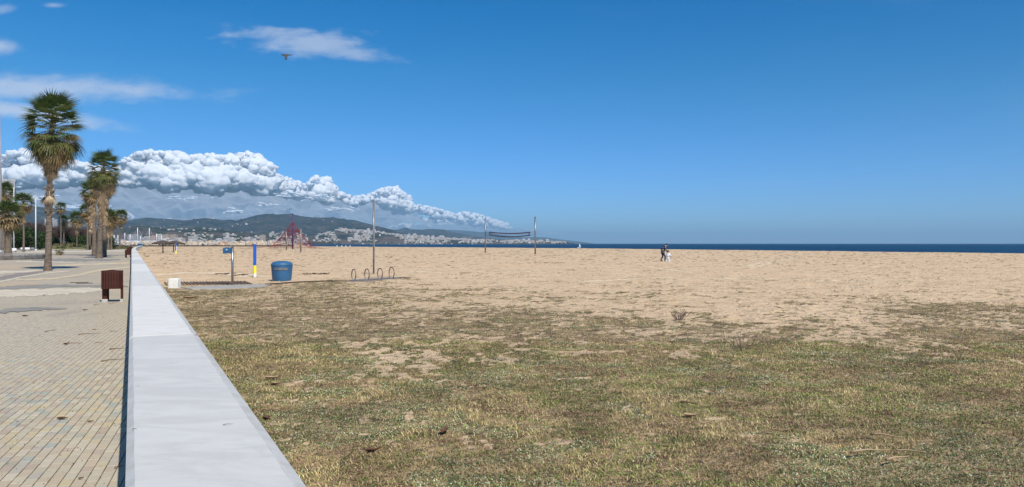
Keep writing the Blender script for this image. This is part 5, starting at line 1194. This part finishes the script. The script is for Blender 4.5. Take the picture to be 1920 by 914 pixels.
# ------------------------------------------------------------------ person and child
M_skin = material('skin', (.50, .30, .21), None, 1, .6); M_jeans = material('navy_trousers', (.018, .024, .055), (.03, .04, .08), 12, .9); M_hair = material('dark_hair', (.015, .012, .012), None, 1, .6); M_brhair = material('brown_hair', (.09, .045, .02), None, 1, .6); M_wcloth = material('white_cloth', (.78, .80, .86), (.68, .70, .78), 6, .9); M_shoe = material('black_shoe', (.012, .012, .014), None, 1, .7)
def plaid():
    m = bpy.data.materials.new('plaid_wool'); m.use_nodes = True; t = NT(m.node_tree); t.n.clear(); sp = t.add('ShaderNodeSeparateXYZ'); t.put(sp.inputs[0], t.obj()); 
    fx = t.m('GREATER_THAN', t.m('SINE', t.m('MULTIPLY', t.m('ADD', sp.outputs[0], sp.outputs[1]), 34)), .1); fz = t.m('GREATER_THAN', t.m('SINE', t.m('MULTIPLY', sp.outputs[2], 30)), .1)
    c = t.mix(t.m('MULTIPLY', fx, fz), (.012, .014, .018), (.36, .36, .34)); b = t.add('ShaderNodeBsdfPrincipled'); t.put(b.inputs['Base Color'], c); b.inputs['Roughness'].default_value = .95
    o = t.add('ShaderNodeOutputMaterial'); t.l.new(b.outputs[0], o.inputs[0]); return m
M_plaid = plaid()
def figure(label, loc, sc, J, jacket, trousers, hairm, shoes, backpack=False, long_coat=True):
    e = thing('person', label, 'person', loc); v = lambda k: Vector(J[k])*sc
    names = ['pelvis', 'belly', 'chest', 'neck', 'headb', 'headt', 'shL', 'elL', 'wrL', 'paL', 'shR', 'elR', 'wrR', 'paR', 'hipL', 'knL', 'anL', 'toL', 'hipR', 'knR', 'anR', 'toR']
    rad = [.13, .12, .14, .055, .085, .075, .065, .042, .028, .030, .065, .042, .028, .030, .085, .058, .04, .03, .085, .058, .04, .03]
    ed = [(0, 1), (1, 2), (2, 3), (3, 4), (4, 5), (2, 6), (6, 7), (7, 8), (8, 9), (2, 10), (10, 11), (11, 12), (12, 13), (0, 14), (14, 15), (15, 16), (16, 17), (0, 18), (18, 19), (19, 20), (20, 21)]
    js = [(v(n_), r*sc) for n_, r in zip(names, rad)]
    for hnd, wr in ((9, 8), (13, 12)):
        pa = js[hnd][0]; d = (pa-js[wr][0]).normalized(); sd_ = d.cross(Vector((0, 1, .2))).normalized()
        for f in range(5):
            off = sd_*(.022*(f-1.5)) if f < 4 else sd_*-.045; L = (.07, .085, .08, .06, .05)[f]; i0 = len(js)
            js.append((pa+(off*.8+d*.02)*sc, .010*sc)); js.append((pa+(off+d*L*.6+Vector((0, -.008, 0)))*sc, .009*sc)); js.append((pa+(off*1.05+d*L+Vector((0, -.025, -.01)))*sc, .007*sc)); ed += [(hnd, i0), (i0, i0+1), (i0+1, i0+2)]
    skinned('body', js, ed, M_skin, e, 1)
    def part(name, seq, edges, mat): return skinned(name, [(v(k) if isinstance(k, str) else Vector(k)*sc, r*sc) for k, r in seq], edges, mat, e, 1)
    hem = [a*.62+b_*.38 for a, b_ in zip(J['pelvis'], [(J['knL'][i]+J['knR'][i])/2 for i in range(3)])]
    part('jacket', [('chest', .215), ('belly', .21), ('pelvis', .215)]+([(hem, .225)] if long_coat else [(J['pelvis'], .15)])+[('shL', .105), ('elL', .085), ('wrL', .06), ('shR', .105), ('elR', .085), ('wrR', .06), (list((Vector(J['chest'])*.35+Vector(J['neck'])*.65)), .085)],
         [(0, 1), (1, 2)]+([(2, 3)] if long_coat else [])+[(0, 4), (4, 5), (5, 6), (0, 7), (7, 8), (8, 9), (0, 10)], jacket)
    part('trousers', [('pelvis', .135), ('hipL', .10), ('knL', .075), ('anL', .06), ('hipR', .10), ('knR', .075), ('anR', .06)], [(0, 1), (1, 2), (2, 3), (0, 4), (4, 5), (5, 6)], trousers)
    for s_ in 'LR':
        a, t_ = v('an'+s_), v('to'+s_); b = MB(); d = (t_-a); M = Matrix.Rotation(math.atan2(d.y, d.x), 3, 'Z'); b.blob(a*.35+t_*.65+Vector((0, 0, .005)), (.145*sc, .052*sc, .05*sc), 10, M=M); b.build('shoe', shoes, e)
    hb_, ht = v('headb'), v('headt'); hc = (hb_+ht)/2; up = (ht-hb_).normalized(); fwd = Vector(J['face']).normalized()
    b = MB(); b.blob(hc+up*.05*sc-fwd*.02*sc, (.105*sc, .098*sc, .10*sc), 12, jit=.04); b.build('hair', hairm, e)
    b = MB(); b.blob(hc+fwd*.10*sc-up*.015*sc, (.02*sc, .014*sc, .022*sc), 8); b.build('nose', M_skin, e)
    for q in (-1, 1):
        sd2 = fwd.cross(up).normalized()*q
        b = MB(); b.blob(hc+sd2*.085*sc, (.018*sc, .012*sc, .028*sc), 8); b.build('ear', M_skin, e); b = MB(); b.blob(hc+fwd*.085*sc+sd2*.032*sc+up*.012*sc, .011*sc, 6); b.build('eye', M_hair, e)
    b = MB(); b.blob(hc+fwd*.085*sc-up*.045*sc, (.012*sc, .026*sc, .007*sc), 8); b.build('mouth', M_dleaf, e)
    if backpack:
        c = (v('chest')+v('belly'))/2+Vector((-.20, 0, .0))*sc; b = MB(); b.box(c, (.17*sc, .26*sc, .40*sc), bev=.03*sc); b.build('backpack', M_hair, e)
        for q in (-.1, .1): b = MB(); b.tube([c+Vector((.08, q, .18))*sc, v('chest')+Vector((.05, q, .14))*sc, v('belly')+Vector((.16, q, .0))*sc, c+Vector((.06, q, -.16))*sc], .018*sc, 6); b.build('backpack_strap', M_hair, e)
pa = at(1245.0, 490.8)
figure('adult in a dark checked coat and navy trousers, stooping towards a child', pa, 1.0,
       dict(pelvis=(-.12, 0, .88), belly=(-.11, 0, 1.05), chest=(.0, 0, 1.30), neck=(.14, 0, 1.46), headb=(.21, 0, 1.50), headt=(.29, 0, 1.62), shL=(.02, .17, 1.36), elL=(-.26, .2, 1.16), wrL=(-.12, .16, .98), paL=(-.06, .14, .94),
            shR=(.04, -.17, 1.36), elR=(.12, -.22, 1.10), wrR=(.26, -.18, .92), paR=(.31, -.16, .86), hipL=(-.12, .09, .84), knL=(-.10, .10, .46), anL=(-.30, .10, .10), toL=(-.16, .10, .035), hipR=(-.10, -.09, .84), knR=(.10, -.09, .46), anR=(.05, -.09, .08), toR=(.20, -.09, .035), face=(1, 0, -.45)),
       M_plaid, M_jeans, M_hair, M_shoe, False)
pc = at(1252.3, 490.9)
figure('small brown-haired child dressed in white, stepping forward in front of the stooping adult', pc, 1.0,
       dict(pelvis=(.0, 0, .46), belly=(.01, 0, .55), chest=(.03, 0, .70), neck=(.04, 0, .80), headb=(.04, 0, .86), headt=(.03, 0, .99), shL=(.03, .11, .74), elL=(.0, .15, .60), wrL=(.05, .15, .50), paL=(.07, .15, .46),
            shR=(.05, -.11, .74), elR=(.16, -.13, .62), wrR=(.25, -.13, .52), paR=(.29, -.13, .48), hipL=(0, .06, .44), knL=(-.06, .06, .25), anL=(-.16, .06, .08), toL=(-.07, .06, .03), hipR=(0, -.06, .44), knR=(.08, -.06, .26), anR=(.06, -.06, .05), toR=(.15, -.06, .03), face=(1, 0, -.1)),
       M_wcloth, M_wcloth, M_brhair, M_wcloth, False, False)

# ------------------------------------------------------------------ bird
bp = px(537, 30, (HY-103.5)/F*30+H); e = thing('bird', 'grey and dark bird in flight with its wings swept down, high in the sky', 'bird', bp)
M_bg = material('pale_plumage', (.16, .165, .17), (.09, .095, .10), 30, .8); M_bd = material('dark_plumage', (.035, .035, .045), (.06, .06, .07), 30, .8); M_bm = material('brown_wing_lining', (.09, .08, .07), (.05, .045, .04), 30, .8)
b = MB(); b.lathe([(.004, -.135), (.022, -.11), (.036, -.06), (.042, 0), (.034, .05), (.018, .10), (.006, .13)], n=12); o = b.build('body', M_bg, e); o.rotation_euler = (0, R(86), 0); 
b = MB(); b.blob((-.135, 0, .012), (.028, .02, .021), 10); hd = b.build('head', M_bd, e); b = MB(); b.tube([(-.16, 0, .01), (-.182, 0, .004)], [.007, .001], 6); b.build('beak', M_bd, hd)
b = MB(); b.add([(.09, -.02, .005), (.09, .02, .005), (.19, .035, .0), (.195, 0, -.002), (.19, -.035, .0), (.09, 0, -.012), (.18, 0, -.012)], [(0, 4, 3, 2, 1), (0, 5, 6, 4), (1, 2, 6, 5), (4, 6, 3), (3, 6, 2)]); b.build('tail', M_bd, e)
def wing(side, tipz, dx):
    b = MB(); V_ = []; n = 7
    for i in range(n):
        t = i/(n-1); y = side*(.03+.16*math.sin(t*1.25)); z = .01+tipz*t**1.15; ch = .115*(1-t*.62)*(1 if t < .85 else .7); x0 = -.055+dx*t
        for u, dz in ((0, 0), (.35, .008), (1, 0), (.35, -.006)): V_.append((x0+u*ch, y+dz*side, z+dz))
    b.add(V_, [(4*i+j, 4*i+4+j, 4*i+4+(j+1) % 4, 4*i+(j+1) % 4) for i in range(n-1) for j in range(4)]+[(0, 1, 2, 3), (4*n-1, 4*n-2, 4*n-3, 4*n-4)]); w_ = b.build('wing', M_bm, e)
    b = MB(); 
    for k in range(5): y = side*.185; b.add([(-.055+dx*.8+k*.018, side*.165, tipz*.72), (-.045+dx*.8+k*.018+.012, side*.165, tipz*.72), (-.04+dx+k*.012, y+side*.004, tipz*(1.25-.05*k)), (-.05+dx*.8+k*.018, side*.175, tipz*.72)], [(0, 1, 2), (0, 2, 3), (1, 3, 2), (0, 3, 1)])
    b.build('flight_feather', M_bd, w_)
wing(-1, -.20, .07); wing(1, -.075, -.06)
e.scale = (1.22, 1.22, 1.22)

# ------------------------------------------------------------------ turf: blades, cover plants
M_blade = vmaterial('turf_blade', .75, .15, .2)
def sample(n, y0, y1, pw):
    u = rng.random(n); a = 2-pw                       # density per m2 ~ Y^-pw, width ~ Y
    Y = (y0**a+u*(y1**a-y0**a))**(1/a); x = rng.uniform(-.64, .80, n)*Y; return x, Y
def cover_mask(X, Y, bias=0.0):
    d, c = cover_field(X, Y); return (d > bias+rng.normal(size=len(X))*.035) & (c > .012), c
FC = {0: [(.27, .17, .09), (.40, .27, .15), (.13, .08, .045), (.50, .36, .21), (.26, .20, .09)], 1: [(.16, .205, .045), (.08, .12, .025), (.22, .26, .065), (.31, .31, .11), (.38, .34, .16)], 2: [(.50, .39, .18), (.42, .33, .15), (.60, .49, .27), (.28, .24, .10)], 3: [(.17, .23, .09), (.38, .43, .25), (.28, .33, .16), (.09, .13, .04), (.54, .54, .37), (.13, .18, .06)]}
def turf(name, n, y0, y1, pw, label, hmul=1.0):
    X, Y = sample(n, y0, y1, pw); k = (s_of(X, Y) > .60); X, Y = X[k], Y[k]; mk, c = cover_mask(X, Y, .0); keep = mk | (rng.random(len(X)) < .22*np.clip(c-.15, 0, 1)); X, Y = X[keep], Y[keep]; fam = family(X, Y); n = len(X); lowf = .90+.55*sstep(fbm(X*1.2+3, Y*1.0+8, 4), .32, .68)
    Z = relief(X, Y); p = np.stack([X, Y, Z], -1); col = np.zeros((n, 3)); L = np.zeros(n); wd = np.zeros(n); lean = np.zeros(n)
    for f, (l0, l1, w0, le) in {0: (.010, .026, .0030, 1.7), 1: (.013, .032, .0028, 1.2), 2: (.018, .044, .0024, 1.0), 3: (.008, .018, .0045, 1.5)}.items():
        m_ = fam == f; q = m_.sum(); pal = np.array(FC[f]); col[m_] = pal[rng.integers(0, len(pal), q)]*rng.uniform(.6, 1.25, (q, 1))*lowf[m_][:, None]; L[m_] = rng.uniform(l0, l1, q); wd[m_] = w0; lean[m_] = le
    g = (Y/7)**.55; L = L*hmul*(.8+.2*g); wd = wd*np.maximum(1, g)*1.1
    az = rng.uniform(0, 6.283, n); d = np.stack([np.cos(az)*lean*rng.uniform(.3, 1, n), np.sin(az)*lean*rng.uniform(.3, 1, n), np.full(n, 1.0)], -1); d /= np.linalg.norm(d, axis=1, keepdims=True)
    sd_ = np.stack([-np.sin(az+rng.uniform(-1, 1, n)), np.cos(az), np.zeros(n)], -1); mid = p+d*(L*.55)[:, None]; tip = p+d*L[:, None]+np.stack([np.cos(az), np.sin(az), -np.full(n, .3)], -1)*(L*.25)[:, None]
    v = np.stack([p-sd_*wd[:, None], p+sd_*wd[:, None], mid+sd_*(wd*.9)[:, None], mid-sd_*(wd*.9)[:, None], tip], 1); i0 = np.arange(n)*5
    tr = np.stack([np.stack([i0, i0+1, i0+2], -1), np.stack([i0, i0+2, i0+3], -1), np.stack([i0+3, i0+2, i0+4], -1)], 1).reshape(-1, 3)
    return tag(link(name, npmesh(name, v.reshape(-1, 3), tr, M_blade, np.repeat(col, 5, 0))), label, 'grass', kind='stuff')
turf('turf', 330000, 4.6, 13, .9, 'patchy green, straw and brown turf covering the near ground right of the wall')
turf('turf', 190000, 13, 42, 1.6, 'thin patchy turf thinning out towards the open sand', 1.25)
# tiny dark crumbs of seaweed and footprints' edges scattered over the open sand
n = 2200; X, Y = sample(n*3, 16, 120, 2.01); k = (s_of(X, Y) > .8) & (fbm(X*.25, Y*.12, 3) > .5); X, Y = X[k][:n], Y[k][:n]; n = len(X)
p = np.stack([X, Y, relief(X, Y)+.005], -1); tag(tri_cloud('beach_debris', p, rng.normal(size=(n, 3))*[1, .4, .15]+[0, 0, .15], rng.uniform(.015, .055, n)*(Y/30)**.5, np.array([(.10, .07, .045), (.20, .14, .09), (.07, .05, .035)])[rng.integers(0, 3, n)], M_blade), 'fine dark dry scraps scattered over the open sand', 'debris', kind='stuff')
for x, y, w_, lab in [(421, 515, 26, 'dark strip of dry seaweed on the sand between the slats and the blue and yellow post'), (447, 517.5, 8, 'small dark heap of dry seaweed left of the blue and yellow post'), (590, 515, 50, 'scattered line of dry seaweed right of the blue bin'), (1030, 494, 60, 'faint line of dark scraps on the sand in front of the volleyball net')]:
    c = at(x, y); s = c.y/F; n = 160; q = np.stack([rng.uniform(-.5, .5, n)*w_*s, rng.normal(size=n)*.5, rng.uniform(.0, .04, n)], -1)+np.array(c)
    tag(tri_cloud('seaweed_strip', q, rng.normal(size=(n, 3))*[1, .4, .2], rng.uniform(.04, .13, n), np.full((n, 3), .09)*[1, .7, .5], M_blade), lab, 'seaweed', kind='stuff')

# ------------------------------------------------------------------ clouds: real sunlit bodies far behind the hills
def cloud_mat():
    m = bpy.data.materials.new('cloud_white'); m.use_nodes = True; t = NT(m.node_tree); t.n.clear(); P = t.pos()
    nrm = t.bump(t.noise(P, .0035, 8, .6), 1.0, 25)
    d = t.add('ShaderNodeBsdfDiffuse'); d.inputs[0].default_value = (.98, .98, .985, 1); t.put(d.inputs['Normal'], nrm)
    tr = t.add('ShaderNodeBsdfTranslucent'); tr.inputs[0].default_value = (.84, .92, 1.0, 1)
    ms = t.add('ShaderNodeMixShader'); ms.inputs[0].default_value = .42; t.l.new(d.outputs[0], ms.inputs[1]); t.l.new(tr.outputs[0], ms.inputs[2])
    o = t.add('ShaderNodeOutputMaterial'); t.l.new(ms.outputs[0], o.inputs[0]); return m
M_cloud = cloud_mat()
CB = 1500.0
FRONT = [(-700, 17e3), (0, 18e3), (200, 18.5e3), (330, 19e3), (480, 20e3), (560, 23e3), (640, 26e3), (720, 29e3), (780, 36e3), (850, 52e3), (950, 75e3)]
TOPY = [(-700, 300), (-100, 300), (0, 292), (25, 272), (60, 296), (110, 292), (150, 306), (200, 330), (228, 296), (250, 282), (290, 277), (320, 282), (345, 290), (380, 286), (420, 288), (450, 281), (470, 292), (492, 306), (505, 322), (530, 330), (545, 335), (560, 352), (590, 326), (606, 340), (622, 352), (640, 360), (665, 372), (690, 362), (720, 350), (742, 346), (752, 368), (775, 382), (800, 386), (830, 392), (850, 400), (875, 396), (900, 402), (930, 412), (960, 420)]
ico = {}
def ico_t(sub):
    if sub not in ico:
        bm = bmesh.new(); bmesh.ops.create_icosphere(bm, subdivisions=sub, radius=1); bm.verts.ensure_lookup_table()
        ico[sub] = (np.array([v.co[:] for v in bm.verts]), np.array([[v.index for v in f.verts] for f in bm.faces])); bm.free()
    return ico[sub]
def puffs(name, L, label):
    V_, T_, o = [], [], 0
    for (c, r, sub) in L:
        v, f = ico_t(sub); c = np.array(c); r = np.array(r); w_ = v*r
        k = 2.0/r.mean(); n_ = billow3((w_+c)*k, 5, .43)
        w_ = w_*(.79+.58*n_[:, None]); V_.append(w_+c); T_.append(f+o); o += len(v)
    ob = link(name, npmesh(name, np.concatenate(V_), np.concatenate(T_), M_cloud, smooth=True)); tag(ob, label, None, None, 'structure'); return ob
random.seed(21); rng = np.random.default_rng(21)
L = []
x = -680.0
while x < 958:
    Yf = interp(FRONT, x); yt = interp(TOPY, x); s = Yf/F; ztop = (HY-yt)*s; hgt = max(ztop-CB, 120.)
    if x > 770 and fbm(np.array([x*.045]), np.array([3.3]), 2)[0] < .36: x += 7.5; continue
    inv = x > -60; hp = hgt/s                      # height of the bank in photo pixels
    x += 7.5 if inv else 22
    rb = min(26, max(6, hp*.42))
    for k in range(2 if hp > 25 else 1):           # large lobes
        t = (k+random.uniform(.15, .85))/2; r = rb*s*random.uniform(.75, 1.15)*(1 if k == 0 else .8)
        L.append((((x-960)*s, Yf+t*hgt*.5+random.uniform(0, 600), min(CB+(hgt-r*.8)*t+random.uniform(-80, 120), ztop-r*.7)), (r*1.25, r, r*.85), 4 if inv and r > 12*s else 3))
    for k in range(3):                             # shoulder lobes
        r = random.uniform(9, 17)*s*min(1, max(.4, hp/110)); xx = x+random.uniform(-10, 10); zt_ = (HY-interp(TOPY, xx))*s
        L.append((((xx-960)*s, Yf+hgt*.35+random.uniform(-200, 200), zt_-r*random.uniform(.8, 2.6)), (r*1.15, r, r*.9), 3))
    for k in range(4 if inv else 3):               # crown lobes along the outline
        r = random.uniform(4.5, 11)*s*min(1, max(.45, hp/90)); xx = x+random.uniform(-6, 6); zt_ = (HY-interp(TOPY, xx))*s
        L.append((((xx-960)*s, Yf+hgt*.45+random.uniform(-200, 300), zt_-r*random.uniform(.45, 1.9)), (r*1.1, r, r*.9), 3 if inv and k < 2 else 2))
puffs('cumulus_cloud', L, 'towering white cumulus bank over the hills')
L = []
for (fx, fy, wd, n_, Yq, rr) in [(437, 397, 26, 16, 15000, 7), (600, 372, 34, 22, 19500, 8), (540, 366, 36, 22, 18000, 8), (500, 384, 40, 14, 17500, 5), (640, 392, 40, 18, 22000, 6), (150, 390, 70, 26, 16000, 8), (350, 372, 60, 16, 16500, 5), (830, 420, 40, 16, 34000, 3.5), (60, 372, 60, 24, 16500, 9)]:
    for _ in range(int(n_*1.9)):
        q = random.gauss(0, .42); r = rr*random.uniform(.2, .68)*(1-.5*abs(q))*Yq/F; L.append((tuple(px(fx+wd*q, Yq+random.uniform(-400, 400), (HY-fy+random.gauss(0, rr*.35))*Yq/F)), (r*1.9, r, r*.55), 2))
puffs('cloud_scrap', L, 'ragged low cloud scraps hanging before the bank')
# flat lumpy undersides of the bank, reaching far back
pxs = np.concatenate([np.arange(-700, 0, 14.0), np.arange(0, 1060, 3.2)]); YY_ = np.geomspace(16500, 115000, 230); PXg, YYg = np.meshgrid(pxs, YY_); Xg = (PXg-960)*YYg/F
fr = interp(FRONT+[(1060, 105e3)], PXg); low_ = fbm(Xg/4200, YYg/6500, 5, .55)
bil = np.abs(2*fbm(Xg/1000, YYg/1700, 4, .52)-1)+.5*np.abs(2*fbm(Xg/2600+7, YYg/3600, 4, .6)-1)
Zg = CB+160-bil*850*(.5+.5*sstep(YYg/fr, 1, 1.6))+(low_-.5)*900
kp = (YYg > fr*1.0) & ((low_ > np.where(PXg > 780, .42, .30)) | (YYg < fr*1.35))
co = np.stack([Xg, YYg, Zg], -1).reshape(-1, 3); nx, ny = len(pxs), len(YY_); i = np.arange((ny-1)*(nx-1)); r_, c_ = i//(nx-1), i % (nx-1); a = r_*nx+c_; q = np.stack([a, a+1, a+nx+1, a+nx], -1); q = q[kp.reshape(-1)[q].all(1)]
tag(link('cloud_base', npmesh('cloud_base', co, q, M_cloud, quads=True, smooth=True)), kind='structure')

# ------------------------------------------------------------------ haze
hm = bpy.data.materials.new('haze_air'); hm.use_nodes = True; t = NT(hm.node_tree); t.n.clear(); pv = t.add('ShaderNodeVolumePrincipled'); pv.inputs['Color'].default_value = (.46, .76, 1.0, 1); pv.inputs['Density'].default_value = 4.4e-5; pv.inputs['Anisotropy'].default_value = 0.0
o = t.add('ShaderNodeOutputMaterial'); t.l.new(pv.outputs[0], o.inputs['Volume'])
b = MB(); b.box((0, 29900, 396), (150000, 60600, 812)); hz = b.build('haze', hm); tag(hz, kind='stuff')
